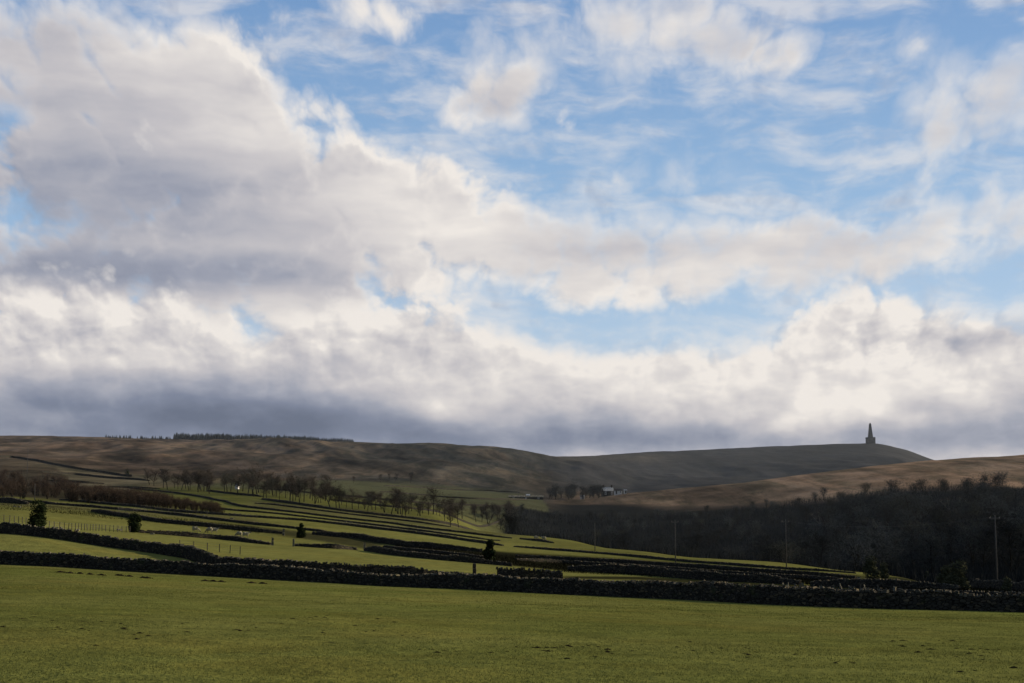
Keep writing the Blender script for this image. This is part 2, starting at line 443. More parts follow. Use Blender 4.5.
def mesh_np(name, verts, faces, mat, parent=None, smooth=False):
    """faces: (n, k) integer array"""
    me = bpy.data.meshes.new(name)
    n, k = faces.shape
    me.vertices.add(len(verts)); me.vertices.foreach_set('co', np.ascontiguousarray(verts, np.float32).ravel())
    me.loops.add(n * k); me.loops.foreach_set('vertex_index', np.ascontiguousarray(faces, np.int32).ravel())
    me.polygons.add(n); me.polygons.foreach_set('loop_start', np.arange(0, n * k, k, dtype=np.int32))
    me.polygons.foreach_set('loop_total', np.full(n, k, np.int32))
    if smooth: me.polygons.foreach_set('use_smooth', np.ones(n, bool))
    me.update(calc_edges=True); me.validate()
    if mat: me.materials.append(mat)
    o = bpy.data.objects.new(name, me); COL.objects.link(o)
    if parent: o.parent = parent
    return o

def dup(root, loc, rz=0.0, scale=1.0, label=None, group=None):
    r = root.copy(); COL.objects.link(r)
    r.location = loc; r.rotation_euler = (0, 0, rz); r.scale = (scale,) * 3 if not isinstance(scale, tuple) else scale
    if label: r['label'] = label
    if group: r['group'] = group
    for ch in list(root.children):
        c = ch.copy(); COL.objects.link(c); c.parent = r
        for g in list(ch.children):
            d = g.copy(); COL.objects.link(d); d.parent = c
    return r

# ------------------------------------------------------------------ materials
def material(name, build):
    m = bpy.data.materials.new(name); m.use_nodes = True
    t = NT(m.node_tree)
    bs = t.n('ShaderNodeBsdfPrincipled'); out = t.n('ShaderNodeOutputMaterial')
    t.t.links.new(bs.outputs[0], out.inputs[0])
    bs.inputs['Roughness'].default_value = 0.9
    bs.inputs['Specular IOR Level'].default_value = 0.0
    build(t, bs)
    return m

def pos(t):
    return t.n('ShaderNodeNewGeometry').outputs['Position']

def bump(t, bs, h, strength, dist):
    b = t.n('ShaderNodeBump'); b.inputs['Strength'].default_value = strength; b.inputs['Distance'].default_value = dist
    t.put(b.inputs['Height'], h); t.t.links.new(b.outputs[0], bs.inputs['Normal'])

def plain(name, c, var=0.25, scale=3.0, rough=0.9, spec=0.0, bmp=0.0, each=0.0):
    def f(t, bs):
        n = t.noise(pos(t), scale, 5, 0.6, dims='3D')
        lo = tuple(x * (1 - var) for x in c); hi = tuple(x * (1 + var) for x in c)
        col = t.ramp(n, [(0.3, lo), (0.7, hi)])
        if each:
            rnd = t.n('ShaderNodeObjectInfo').outputs['Random']
            col = t.vmath('SCALE', col, c=t.math('MULTIPLY_ADD', rnd, 2 * each, 1 - each))
        t.put(bs.inputs['Base Color'], col)
        bs.inputs['Roughness'].default_value = rough
        bs.inputs['Specular IOR Level'].default_value = spec
        if bmp: bump(t, bs, n, 0.6, bmp)
    return material(name, f)

def terrain_nodes(t, bs):
    at_ = t.n('ShaderNodeAttribute', attribute_name='cover')
    p = pos(t)
    n0 = t.noise(p, 0.035, 4, 0.6)
    n1 = t.noise(p, 0.45, 5, 0.65)
    n2 = t.noise(p, 6.0, 4, 0.7)
    n3 = t.noise(t.vmath('MULTIPLY', p, (1.0, 0.35, 1.0)), 0.012, 6, 0.65)
    k = t.math('MULTIPLY_ADD', t.math('SUBTRACT', n1, 0.5), 0.9, 1.0)
    k = t.math('MULTIPLY', k, t.math('MULTIPLY_ADD', t.math('SUBTRACT', n0, 0.5), 0.7, 1.0))
    k = t.math('MULTIPLY', k, t.math('MULTIPLY_ADD', t.math('SUBTRACT', n2, 0.5), 0.9, 1.0))
    k = t.math('MULTIPLY', k, t.math('MULTIPLY_ADD', t.math('SUBTRACT', n3, 0.5), 0.9, 1.0))
    c = t.vmath('SCALE', at_.outputs['Color'], c=k)
    # heather, bracken and bent grass in rough patches on the moor
    moor = at_.outputs['Alpha']
    pm = t.vmath('MULTIPLY', p, (1.0, 0.13, 1.0))
    h1 = t.noise(pm, 0.045, 9, 0.70, 0.4)
    h2 = t.noise(pm, 0.011, 8, 0.62, 0.3)
    rough = t.math('MULTIPLY', t.smooth(h1, 0.30, 0.68, 0.60, 1.42), t.smooth(h2, 0.32, 0.66, 0.72, 1.25))
    c = t.mix(moor, c, t.vmath('SCALE', c, c=rough))
    c = t.mix(t.math('MULTIPLY', moor, t.smooth(h2, 0.5, 0.64, 0.0, 0.5)), c, t.vmath('MULTIPLY', c, (1.14, 0.99, 0.86)))
    c = t.mix(t.math('MULTIPLY', moor, t.smooth(h1, 0.52, 0.40, 0.0, 0.5)), c, t.vmath('MULTIPLY', c, (0.78, 0.95, 0.92)))
    # trodden, muddy spots in the near pasture
    mud = t.math('MULTIPLY', t.smooth(t.noise(p, 1.3, 6, 0.7), 0.60, 0.70), t.smooth(t.noise(p, 0.09, 3, 0.5), 0.50, 0.62))
    c = t.mix(t.math('MULTIPLY', mud, t.math('MULTIPLY_ADD', moor, -0.75, 0.75)), c, (0.032, 0.025, 0.013, 1))
    # drier, yellower turf in patches
    dry = t.smooth(t.noise(p, 0.12, 5, 0.6), 0.48, 0.68)
    c = t.mix(t.math('MULTIPLY', dry, 0.55), c, t.vmath('MULTIPLY', c, (1.16, 1.03, 0.92)))
    t.put(bs.inputs['Base Color'], c)
    hgt = t.math('ADD', t.math('MULTIPLY', n1, 1.0), t.math('MULTIPLY', n2, 0.25))
    bump(t, bs, hgt, 0.6, 0.35)
M_TERRAIN = material('turf_and_moor', terrain_nodes)

def stone_nodes(c, warm=(1.15, 1.0, 0.8), scale=3.2):
    def f(t, bs):
        p = t.vmath('MULTIPLY', pos(t), (1.0, 1.0, 2.1))
        v = t.n('ShaderNodeTexVoronoi', feature='F1'); t.put(v.inputs['Vector'], p); v.inputs['Scale'].default_value = scale
        e = t.n('ShaderNodeTexVoronoi', feature='DISTANCE_TO_EDGE'); t.put(e.inputs['Vector'], p); e.inputs['Scale'].default_value = scale
        s = t.n('ShaderNodeSeparateColor'); t.put(s.inputs[0], v.outputs['Color'])
        base = t.ramp(s.outputs[0], [(0.0, tuple(x * 0.55 for x in c)), (0.7, c), (1.0, tuple(x * w * 1.7 for x, w in zip(c, warm)))])
        joint = t.smooth(e.outputs['Distance'], 0.0, 0.09)
        base = t.mix(joint, (c[0] * 0.12, c[1] * 0.12, c[2] * 0.12, 1), base)
        n = t.noise(pos(t), 7, 5, 0.6, dims='3D')
        base = t.mix(t.smooth(t.noise(pos(t), 0.9, 4, 0.6, dims='3D'), 0.55, 0.75, 0.0, 0.6), base, (c[0] * 0.8, c[1] * 1.05, c[2] * 0.55, 1))
        t.put(bs.inputs['Base Color'], t.vmath('SCALE', base, c=t.math('MULTIPLY_ADD', n, 0.9, 0.55)))
        bump(t, bs, t.math('MULTIPLY_ADD', joint, 0.6, n), 0.9, 0.08)
    return f
M_WALL = material('blackened_gritstone', stone_nodes((0.060, 0.056, 0.048)))
M_COPE = material('lightened_coping_stone', stone_nodes((0.105, 0.098, 0.082), scale=1.9))  # lightened in colour so the wall tops seem to catch light
M_PALE = material('pale_gritstone', stone_nodes((0.22, 0.205, 0.165), scale=1.5))
M_MONUMENT = material('sooty_monument_stone', stone_nodes((0.055, 0.058, 0.066), scale=0.7))
M_WOOD = plain('weathered_post_wood', (0.09, 0.08, 0.066), 0.35, 6)
M_POLE = plain('grey_pole_wood', (0.105, 0.10, 0.095), 0.3, 4)
M_IRON = plain('grey_fitting', (0.12, 0.12, 0.12), 0.2, 8, 0.5, 0.4)
M_BARK = plain('dark_bark', (0.030, 0.027, 0.022), 0.4, 4)
M_BIRCH = plain('pale_birch_bark', (0.13, 0.125, 0.115), 0.5, 2.5)
M_TWIG = plain('bare_grey_brown_twigs', (0.084, 0.068, 0.053), 0.3, 0.35, each=0.45)
M_TWIG2 = plain('bare_olive_twigs', (0.060, 0.058, 0.045), 0.3, 0.1, each=0.5)
M_WOODTWIG = plain('dim_wood_twigs', (0.058, 0.061, 0.058), 0.3, 0.03, each=0.6)  # twig colour kept low to stand in for the hillside's shadow
M_BRUSH = plain('dark_brushwood', (0.028, 0.031, 0.031), 0.3, 0.03)  # hillside shade over the wood is part of this dark tone
M_REDTWIG = plain('reddish_willow_twigs', (0.090, 0.062, 0.043), 0.35, 0.2)
M_LEAF = plain('dark_evergreen_leaf', (0.022, 0.030, 0.013), 0.5, 1.6)
M_OLIVE = plain('olive_gorse_leaf', (0.070, 0.072, 0.042), 0.4, 1.6)
M_CONIFER = plain('spruce_needles', (0.034, 0.042, 0.042), 0.3, 0.2)
M_SOIL = plain('fresh_dark_soil', (0.026, 0.020, 0.012), 0.5, 9, bmp=0.03)
M_WOOL = plain('cream_wool', (0.30, 0.27, 0.19), 0.25, 14, bmp=0.03)
M_FACE = plain('dark_sheep_face', (0.10, 0.085, 0.07), 0.3, 10)
M_WHITE = plain('white_render', (0.80, 0.78, 0.74), 0.08, 2)
M_SLATE = plain('pale_stone_slate', (0.42, 0.41, 0.39), 0.25, 1.2)
M_DARKSTONE = plain('dark_house_stone', (0.07, 0.064, 0.056), 0.35, 1.0)
M_GLASS = plain('dark_window_glass', (0.02, 0.022, 0.026), 0.1, 2, 0.15, 0.5)
M_RUSH = plain('shade_dark_rushes', (0.012, 0.012, 0.007), 0.5, 0.5)  # rush colour made very dark in place of valley shade
def grass_nodes(t, bs):
    p = pos(t)
    a = t.noise(p, 0.12, 5, 0.6); b = t.noise(p, 2.5, 3, 0.6)
    c = t.ramp(a, [(0.35, (0.114, 0.126, 0.031)), (0.55, (0.164, 0.161, 0.042)), (0.7, (0.204, 0.186, 0.056))])
    t.put(bs.inputs['Base Color'], t.vmath('SCALE', c, c=t.math('MULTIPLY_ADD', b, 0.5, 0.75)))
    bs.inputs['Roughness'].default_value = 0.8
M_GRASS = material('short_grazed_grass', grass_nodes)

# ------------------------------------------------------------------ the ground
def line_at(pts, x):
    return np.interp(x, [p[0] for p in pts], [p[1] for p in pts])

def sst(v, a, b):
    t = np.clip((v - a) / (b - a), 0, 1); return t * t * (3 - 2 * t)

def lerp(a, b, k):
    return a * (1 - k[:, None]) + b * k[:, None]

def cover_colours(x, y, z):
    px, row = rows_of(x, np.maximum(y, 15), z)
    n = fbm(x / 40, y / 40, 4, 90); nb = fbm(x / 260, y / 260, 5, 120)
    c = np.tile(np.array([0.164, 0.160, 0.042]), (len(x), 1))
    c = lerp(c, np.array([0.176, 0.170, 0.048]), sst(y, 120, 190))             # fields beyond the wall are a little lighter
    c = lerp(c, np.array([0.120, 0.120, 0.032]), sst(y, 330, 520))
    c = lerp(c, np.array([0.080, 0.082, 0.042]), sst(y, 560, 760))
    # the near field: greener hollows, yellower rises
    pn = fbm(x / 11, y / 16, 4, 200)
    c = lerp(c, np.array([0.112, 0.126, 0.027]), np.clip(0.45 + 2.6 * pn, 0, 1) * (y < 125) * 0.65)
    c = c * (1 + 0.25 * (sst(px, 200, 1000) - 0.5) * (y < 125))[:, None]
    w1y = line_at([(-600, 150), (0, 138), (256, 132), (512, 120), (768, 102), (1024, 92), (1600, 84)], px)
    # rushy ground; valley shade is put into the dark right-hand bands
    def band(top, bot, col, amount, soft=1.6):
        nonlocal c
        j = 2.0 * n
        k = sst(row + j, line_at(top, px) - soft, line_at(top, px) + soft) * (1 - sst(row + j, line_at(bot, px) - soft, line_at(bot, px) + soft))
        lo, hi = top[0][0], top[-1][0]
        k = k * sst(px, lo - 12, lo + 12) * (1 - sst(px, hi - 12, hi + 12)) * amount * (y < 520) * (y > w1y)
        c = lerp(c, np.array(col), k)
    band([(395, 541), (512, 552), (640, 560), (768, 569.5), (862, 575)], [(395, 551), (512, 566), (570, 571), (640, 572.5), (700, 577.5), (768, 580), (862, 588)], (0.013, 0.013, 0.008), 0.97)
    band([(560, 576.5), (640, 577), (768, 584), (1060, 592)], [(560, 579), (640, 580), (768, 588), (1060, 640)], (0.016, 0.016, 0.009), 0.9, 0.8)
    band([(862, 575), (1060, 580)], [(862, 590), (1060, 600)], (0.016, 0.017, 0.010), 0.85)
    band([(140, 518), (256, 526), (384, 541)], [(140, 520), (256, 531), (384, 551)], (0.042, 0.040, 0.020), 0.9)
    band([(-40, 497), (128, 508), (260, 518)], [(-40, 503), (128, 514), (260, 524)], (0.072, 0.062, 0.036), 0.55)
    band([(250, 500), (384, 511), (520, 532)], [(250, 508), (384, 521), (520, 538)], (0.095, 0.086, 0.042), 0.55)
    band([(330, 519), (384, 524), (450, 531)], [(330, 523), (384, 529), (450, 535)], (0.10, 0.088, 0.055), 0.6)
    scr = (1 - sst(px, 90, 230)) * sst(row + 3 * n, line_at([(-40, 462), (55, 466), (75, 484), (130, 490), (230, 503)], px) - 2, line_at([(-40, 462), (55, 466), (75, 484), (130, 490), (230, 503)], px) + 3) * (1 - sst(row + 3 * n, line_at([(-40, 493), (60, 500), (128, 505), (230, 515)], px) - 1.5, line_at([(-40, 493), (60, 500), (128, 505), (230, 515)], px) + 1.5)) * (y > 200)
    # left moor, its colour darkened for partial cloud shadow
    lim = line_at([(-600, 440), (0, 470), (128, 580), (256, 860), (400, 1080), (540, 1020), (562, 455), (640, 395), (768, 345), (870, 300), (935, 285), (1024, 235), (1600, 160)], px)
    out = sst(y + 60 * n * np.clip(y / 500, 0, 1), lim * 0.97, lim * 1.04)
    ns = fbm(x / 30 + y / 130, y / 260, 5, 160, 0.62)
    moor = np.array([0.108, 0.078, 0.055]) * (1 + 0.9 * nb + 2.0 * ns)[:, None]
    east = sst(px, 180, 430)
    moor = lerp(moor, np.array([0.072, 0.060, 0.044]) * (1 + 0.9 * nb + 2.3 * ns)[:, None], east)
    dark = sst(fbm(x / 170 + y / 700, y / 330, 5, 40, 0.55), 0.02, 0.16)
    moor = lerp(moor, np.array([0.028, 0.030, 0.027]), sst(ns + 0.5 * fbm(x / 170 + y / 700, y / 330, 5, 40, 0.55), 0.0, 0.16) * (0.3 + 0.45 * east))
    # olive fields at the foot of the left moor
    foot = (1 - sst(y, 820, 1000)) * sst(px, -50, 60) * (1 - east)
    moor = lerp(moor, np.array([0.085, 0.082, 0.046]), foot * 0.6)
    # clough woodland floor, brown spur and far hill
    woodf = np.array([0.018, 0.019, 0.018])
    right = sst(px, 535, 580)
    spurb = line_at([(560, 900), (600, 880), (700, 800), (768, 770), (870, 760), (936, 740), (1024, 700), (1600, 600)], px)
    k_spur = sst(y + 50 * n, spurb - 25, spurb + 25)
    nf = fbm(x / 18, y / 30, 4, 140)
    spur = np.array([0.175, 0.122, 0.080]) * (1 + 1.2 * nf + 0.7 * nb)[:, None]
    hill = np.array([0.044, 0.043, 0.043]) * (1 + 0.5 * nb + 0.4 * ns)[:, None]  # cloud shadow on the far hill is put into this dark colour
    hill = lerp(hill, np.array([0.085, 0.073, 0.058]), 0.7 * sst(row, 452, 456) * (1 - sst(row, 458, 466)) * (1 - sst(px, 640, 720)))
    rr = lerp(np.tile(woodf, (len(x), 1)), spur, k_spur)
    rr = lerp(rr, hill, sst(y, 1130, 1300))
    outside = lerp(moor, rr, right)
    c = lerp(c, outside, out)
    c = lerp(c, np.array([0.052, 0.040, 0.027]) * (1 + 0.8 * n)[:, None], scr * 0.9)
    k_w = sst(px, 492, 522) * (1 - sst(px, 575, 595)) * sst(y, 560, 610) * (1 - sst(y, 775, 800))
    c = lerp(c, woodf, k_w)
    return np.clip(c, 0.004, 0.6), np.clip(out * (1 - right * (1 - k_spur)) * (1 - 0.65 * right * sst(y, 1130, 1300)), 0, 1)

YR = np.concatenate([np.linspace(-140, 14, 18), np.geomspace(16, 700, 420), np.geomspace(703, 3400, 330), np.geomspace(3500, 6900, 24)])
SC = np.concatenate([np.linspace(-0.74, -0.38, 40)[:-1], np.linspace(-0.38, 0.38, 470), np.linspace(0.38, 0.75, 40)[1:]])
YY, SS = np.meshgrid(YR, SC, indexing='ij')
XX = SS * np.maximum(YY, 60.0)
ZZ = ground(XX.ravel(), YY.ravel()).reshape(XX.shape)
nr, nc = XX.shape
idx = np.arange(nr * nc).reshape(nr, nc)
quads = np.stack([idx[:-1, :-1], idx[:-1, 1:], idx[1:, 1:], idx[1:, :-1]], -1).reshape(-1, 4)
terrain = mesh_np('terrain', np.stack([XX, YY, ZZ], -1).reshape(-1, 3), quads, M_TERRAIN, smooth=True)
tag(terrain, kind='structure')
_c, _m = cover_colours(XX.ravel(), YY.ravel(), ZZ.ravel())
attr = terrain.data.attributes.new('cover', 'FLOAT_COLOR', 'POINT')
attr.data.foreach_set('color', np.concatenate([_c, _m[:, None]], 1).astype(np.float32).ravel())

# ------------------------------------------------------------------ dry-stone walls
def path_pts(pts):
    out = []
    for p in pts:
        out.append(at(p[0], p[2]) if len(p) > 2 else hit(p[0], p[1]))
    return out

def resample(P3, ds):
    """walk along the plan of a line, smooth corners, back on the ground"""
    seg = [0.0]
    for a, b in zip(P3[:-1], P3[1:]): seg.append(seg[-1] + math.hypot(b.x - a.x, b.y - a.y))
    n = max(3, int(seg[-1] / ds) + 1)
    s = np.linspace(0, seg[-1], n)
    x = pchip(seg, [p.x for p in P3], s); y = pchip(seg, [p.y for p in P3], s)
    return s, x, y, ground(x, y)

def wall(label, pts, h=1.25, ds=0.5, group='dry-stone field walls', tumble=0.12, cope=True, mat=None):
    P3 = path_pts(pts)
    s, x, y, z = resample(P3, ds)
    n = len(s); sd = random.randint(0, 9999)
    if h < 1.0: h *= 0.85
    root = empty('dry_stone_wall', (x[n // 2], y[n // 2], z[n // 2]))
    tag(root, label, 'wall', group)
    tx, ty = np.gradient(x), np.gradient(y); ln = np.hypot(tx, ty); nx, ny = -ty / ln, tx / ln
    hh = h * (1 + tumble * 2.2 * fbm(s / 7, s * 0 + sd, 4, sd) + tumble * 1.2 * fbm(s / 1.3, s * 0 + sd, 2, sd + 3))
    if h < 1.2: hh = hh * (0.45 + 0.55 * np.clip(np.minimum(s, s[-1] - s) / 7.0, 0, 1)) * (1 + 0.25 * fbm(s / 11, s * 0 + sd, 3, sd + 5))
    wob = 0.35 * fbm(s / 14, s * 0 + 3.3, 3, sd + 9)
    prof = [(-0.36, -0.4), (-0.33, 0.25), (-0.29, 0.6), (-0.22, 1.0), (0.22, 1.0), (0.29, 0.6), (0.33, 0.25), (0.36, -0.4)]
    vs = []
    o0 = Vector(root.location)
    for i in range(n):
        for (o, k) in prof:
            j = random.uniform(-0.035, 0.035); jz = random.uniform(-0.05, 0.05) if k > 0.9 else 0
            oo = o + j + wob[i]
            vs.append((x[i] + nx[i] * oo - o0.x, y[i] + ny[i] * oo - o0.y, z[i] + (hh[i] * k if k > 0 else k) + jz - o0.z))
    m = len(prof); fs = []
    for i in range(n - 1):
        for k in range(m - 1):
            fs.append((i * m + k, i * m + k + 1, (i + 1) * m + k + 1, (i + 1) * m + k))
    mb = MB(); mb.add(vs, fs); mb.add([vs[k] for k in range(m)], [tuple(range(m))]); mb.add([vs[(n - 1) * m + k] for k in range(m)], [tuple(range(m))[::-1]])
    mb.build('masonry', mat or M_WALL, root)
    if cope:
        cb = MB(); q = 0.0
        while q < s[-1]:
            l = random.uniform(0.14, 0.34) * max(1.0, ds / 0.6)
            k = min(int(q / s[-1] * (n - 1)), n - 2)
            if random.random() > 0.06:
                hgt = random.uniform(0.10, 0.26) * min(1.0, h)
                cb.box((x[k] + (x[k + 1] - x[k]) * 0.5 + nx[k] * wob[k] - o0.x, y[k] + (y[k + 1] - y[k]) * 0.5 + ny[k] * wob[k] - o0.y, z[k] + hh[k] + hgt * 0.38 - o0.z) if ds > 1 else
                       (np.interp(q, s, x) + nx[k] * wob[k] - o0.x, np.interp(q, s, y) + ny[k] * wob[k] - o0.y, np.interp(q, s, z) + np.interp(q, s, hh) + hgt * 0.38 - o0.z),
                       (l * 0.92, random.uniform(0.34, 0.52), hgt), math.atan2(ty[k], tx[k]) + random.uniform(-0.15, 0.15), random.uniform(0.6, 0.95),
                       (random.uniform(-0.2, 0.2), random.uniform(-0.45, 0.25)), 0.03)
            q += l
        cb.build('coping', M_COPE, root)
    return root

WALL_G = 'dry-stone field walls'
wall('long dark dry-stone wall along the far edge of the foreground field', [(-140, 0, 143), (0, 0, 138), (128, 0, 136), (256, 0, 132), (384, 0, 127), (512, 0, 120), (640, 0, 112), (768, 0, 102), (870, 0, 97), (1024, 0, 92), (1180, 0, 88)], 1.05, 0.4, tumble=0.16)
wall('second dark wall from the left edge, meeting the field-edge wall at a gate gap', [(-140, 0, 172), (0, 0, 172), (64, 0, 171), (128, 0, 170), (180, 0, 164), (225, 0, 150), (300, 0, 145), (384, 0, 146), (440, 0, 148), (473, 0, 150)], 1.08, 0.45, tumble=0.16)
wall('dark wall stub just right of the gate gap behind the field-edge wall', [(497, 0, 150), (530, 0, 150), (562, 0, 151)], 1.2, 0.45, tumble=0.14)
wall('low wall topped with pale upright stones behind the field-edge wall on the right', [(566, 0, 158), (640, 0, 153), (700, 0, 146), (768, 0, 141), (840, 0, 137), (910, 0, 138), (1000, 0, 134), (1120, 0, 132)], 0.8, 0.45, tumble=0.2)
wall('wall behind the sheep bush, ending left of the lit gateway', [(138, 532.5), (190, 537), (225, 540), (256, 543.5), (271, 545)], 0.85, 0.6)
wall('wall running right from the lit gateway to the pale gatepost', [(294, 546), (330, 548.5), (356, 550)], 0.85, 0.6, tumble=0.2)
wall('stony wall right of the pale gatepost, below the narrow-topped bush', [(366, 551), (400, 556), (450, 561), (512, 566.5)], 0.95, 0.6, tumble=0.25)
wall('wall across the rushy ground right of the narrow-topped bush', [(568, 570.5), (600, 572.5), (640, 575), (700, 580), (768, 583.5), (800, 585)], 1.1, 0.6, tumble=0.22)
wall('dark wall above the grazing sheep', [(92, 511.5), (140, 519.5), (180, 524.5), (220, 528.5), (256, 532), (284, 534)], 0.95, 0.7)
wall('dark wall dropping from the small pointed bush to the right', [(312, 534.5), (350, 538), (384, 543.5), (420, 548), (482, 552)], 1.0, 0.7)
wall('thin wall with pale stones above the grazing sheep', [(0, 500), (60, 505), (110, 509), (160, 513.5), (200, 518), (256, 525), (300, 529.5), (345, 535)], 0.6, 0.8, tumble=0.22)
wall('thin straight wall in the middle of the hillside fields, ending at a square end', [(60, 500), (100, 504), (140, 507.5), (190, 513), (256, 517.5), (320, 522.5), (384, 530), (440, 537), (503, 546)], 0.62, 0.8)
wall('long thin wall below the row of bare trees', [(130, 488.5), (180, 494), (223, 501.5), (256, 508.5), (320, 516), (384, 523), (440, 530.5), (512, 538.5)], 0.6, 0.9)
wall('wall along the crest of the last field above the wooded valley', [(514, 547), (570, 551.5), (640, 557.5), (700, 563), (768, 568), (856, 573.5)], 0.5, 0.8)
wall('short wall with two sheep behind it above the valley edge', [(520, 539.2), (537, 541), (553, 543.2)], 0.7, 0.7)
wall('wall at the left edge below the brown scrub', [(-80, 498), (0, 502.5), (28, 504.5)], 1.15, 0.8)
wall('tumbled wall at the foot of the row of bare trees', [(262, 499.5), (300, 505), (334, 510), (384, 516), (440, 523), (510, 531)], 0.8, 0.9)
wall('rough wall in front of the round olive bushes on the right', [(812, 586), (862, 588), (905, 589), (944, 590), (960, 590.5)], 1.0, 0.6, tumble=0.25)
wall('short wall beside the tall pole at the right edge', [(963, 587.5), (990, 589.5), (1024, 591.5), (1090, 596)], 1.0, 0.6, tumble=0.2)
wall('moor-edge wall climbing to the left edge of the hillside', [(-60, 457), (0, 457.3), (12, 457.8), (60, 466), (100, 472.5), (132, 477)], 1.3, 2.4, cope=False)
wall('second wall under the moor edge on the left', [(42, 472.5), (80, 475.5), (128, 479.5), (150, 481)], 1.1, 2.2, cope=False)
wall('short thick wall in the pale field under the moor edge', [(48, 481), (80, 483), (104, 484.2)], 1.1, 1.8, cope=False)
for lab, pts in [('wall between the tree trunks at the left end of the bare tree row', [(256, 489), (320, 494), (384, 500), (450, 507)]),
                 ('wall seen between the trunks in the middle of the bare tree row', [(330, 500), (384, 506.5), (440, 513), (505, 519)]),
                 ('wall at the top of the far green fields', [(384, 486), (430, 488.5), (470, 490.5), (520, 492.5)]),
                 ('wall below the far bright green field', [(440, 503), (480, 506), (520, 507)]),
                 ('wall through the middle of the far green fields', [(380, 492), (430, 496), (475, 499), (528, 499.8)]),
                 ('thin wall in the green field beside the small grove', [(208, 491), (232, 494), (262, 497)])]:
    wall(lab, pts, 0.85, 1.6, cope=False)


for lab, pts, hh_ in [('faint thin wall just under the moor fields on the left of the grove', [(100, 487), (130, 488), (160, 489)], 0.7),
                 ('low mossy wall in the rough strip under the bare tree row', [(255, 503.5), (320, 511), (384, 518.5), (450, 527)], 0.5),
                 ('low broken wall between the two long thin walls of the hillside', [(180, 502), (256, 512.3), (320, 519), (384, 526.5), (450, 535), (500, 541)], 0.45),
                 ('low wall in the lit field left of the narrow-topped bush', [(384, 547), (430, 553), (484, 558)], 0.6),
                 ('thin wall in the dark rushy ground below the valley-edge field', [(516, 560), (570, 564), (640, 568.5), (720, 574.5), (800, 579), (856, 583)], 0.7),
                 ('second thin wall lower in the rushy ground', [(516, 556.5), (570, 560.5), (640, 564), (720, 569.5), (800, 574.5), (856, 578)], 0.7)]:
    wall(lab, pts, hh_, 0.9)

# pale gateposts and a few pale stones
def post_stone(px, py, h, w, label, group=None, mat=None):
    p = hit(px, py)
    mb = MB()
    mb.box((0, 0, h * 0.5 - 0.15), (w, w * 0.8, h + 0.3), random.uniform(-0.2, 0.2), 0.82, jit=0.03)
    mb.box((0, 0, h), (w * 0.8, w * 0.62, 0.12), 0.1, 0.7, jit=0.02)
    o = mb.build('gatepost', mat or M_PALE); o.location = p
    return tag(o, label, 'gatepost', group)
post_stone(272.5, 545.5, 1.25, 0.4, 'squat pale stone gatepost left of the lit gateway')
post_stone(283.5, 535.5, 1.3, 0.5, 'pale stone gatepost beside the small pointed bush', )
post_stone(293.5, 546.5, 1.2, 0.35, 'stone gatepost at the right side of the lit gateway')
post_stone(364.5, 550.5, 1.3, 0.42, 'bright stone gatepost in the middle of the hillside walls')
post_stone(474.5, 577.5, 1.45, 0.4, 'dark stone gatepost at the gate gap behind the field-edge wall', mat=M_COPE)
post_stone(859, 586.5, 1.2, 0.4, 'stone gatepost by the small lit patch of grass on the right')

st = MB()
for i in range(20):
    px = random.uniform(778, 905); Y = 137.0 if px < 910 else 138
    p = at(px, Y + random.uniform(-0.2, 0.2))
    h = random.uniform(0.25, 0.55)
    o = MB(); o.box((0, 0, h / 2), (random.uniform(0.1, 0.2), 0.22, h + 0.1), random.uniform(-0.6, 0.6), 0.7, (random.uniform(-0.2, 0.2), random.uniform(-0.3, 0.3)), 0.05)
    q = o.build('upright_stone', M_PALE); q.location = p + Vector((0, 0, 0.65))
    tag(q, 'small pale stone standing upright on the low wall at right', 'stone', 'upright stones on the right-hand wall')

for px, py in [(345, 522.5), (351, 523), (375, 526.5), (190, 514.5), (205, 516), (232, 519), (60, 529), (55, 528.5), (76, 531), (120, 530.5), (152, 534.5), (15, 507), (20, 507.5), (258, 495), (395, 554), (406, 555), (572, 563), (690, 574)]:
    p = hit(px, py); o = MB()
    for k in range(5):
        o.box((random.uniform(-0.6, 0.6), random.uniform(-0.3, 0.3), random.uniform(0.1, 0.35)), (random.uniform(0.3, 0.7), random.uniform(0.3, 0.5), random.uniform(0.2, 0.4)), random.uniform(0, 3), 0.75, (random.uniform(-0.3, 0.3), 0), 0.06)
    q = o.build('stone_heap', M_PALE); q.location = p; q.scale = (0.6, 0.6, 0.6)
    tag(q, 'small heap of pale fallen stones beside a field wall', 'stone heap', 'heaps of fallen wall stones')

# ------------------------------------------------------------------ fences and poles
def fence(label, pts, n, h=1.15):
    P3 = path_pts(pts); s, x, y, z = resample(P3, 1.0)
    root = empty('post_and_wire_fence', (x[0], y[0], z[0])); tag(root, label, 'fence')
    o0 = root.location
    h *= 0.85; pm = MB(); pm.box((0, 0, h / 2 - 0.15), (0.085, 0.085, h + 0.3), 0.2, 0.9); pm.box((0, 0, h + 0.02), (0.09, 0.09, 0.05), 0.2, 0.5)
    p0 = pm.build('fence_post', M_WOOD, root)
    tops = []
    for i in range(n):
        q = s[-1] * i / (n - 1)
        p = Vector((np.interp(q, s, x), np.interp(q, s, y), np.interp(q, s, z)))
        o = p0 if i == 0 else p0.copy()
        if i: COL.objects.link(o); o.parent = root
        o.location = p - o0; o.rotation_euler = (random.uniform(-.06, .06), random.uniform(-.06, .06), random.uniform(0, 1))
        tops.append(p - o0)
    for hz in (0.4, 0.65, 0.9):
        w = MB(); w.tube([t + Vector((0, -0.06, hz)) for t in tops], [0.008] * n, 4); w.build('fence_wire', M_IRON, root)
fence('thin wooden post fence between the two round bushes on the left', [(44, 528), (70, 530), (100, 531), (130, 532.5)], 24)
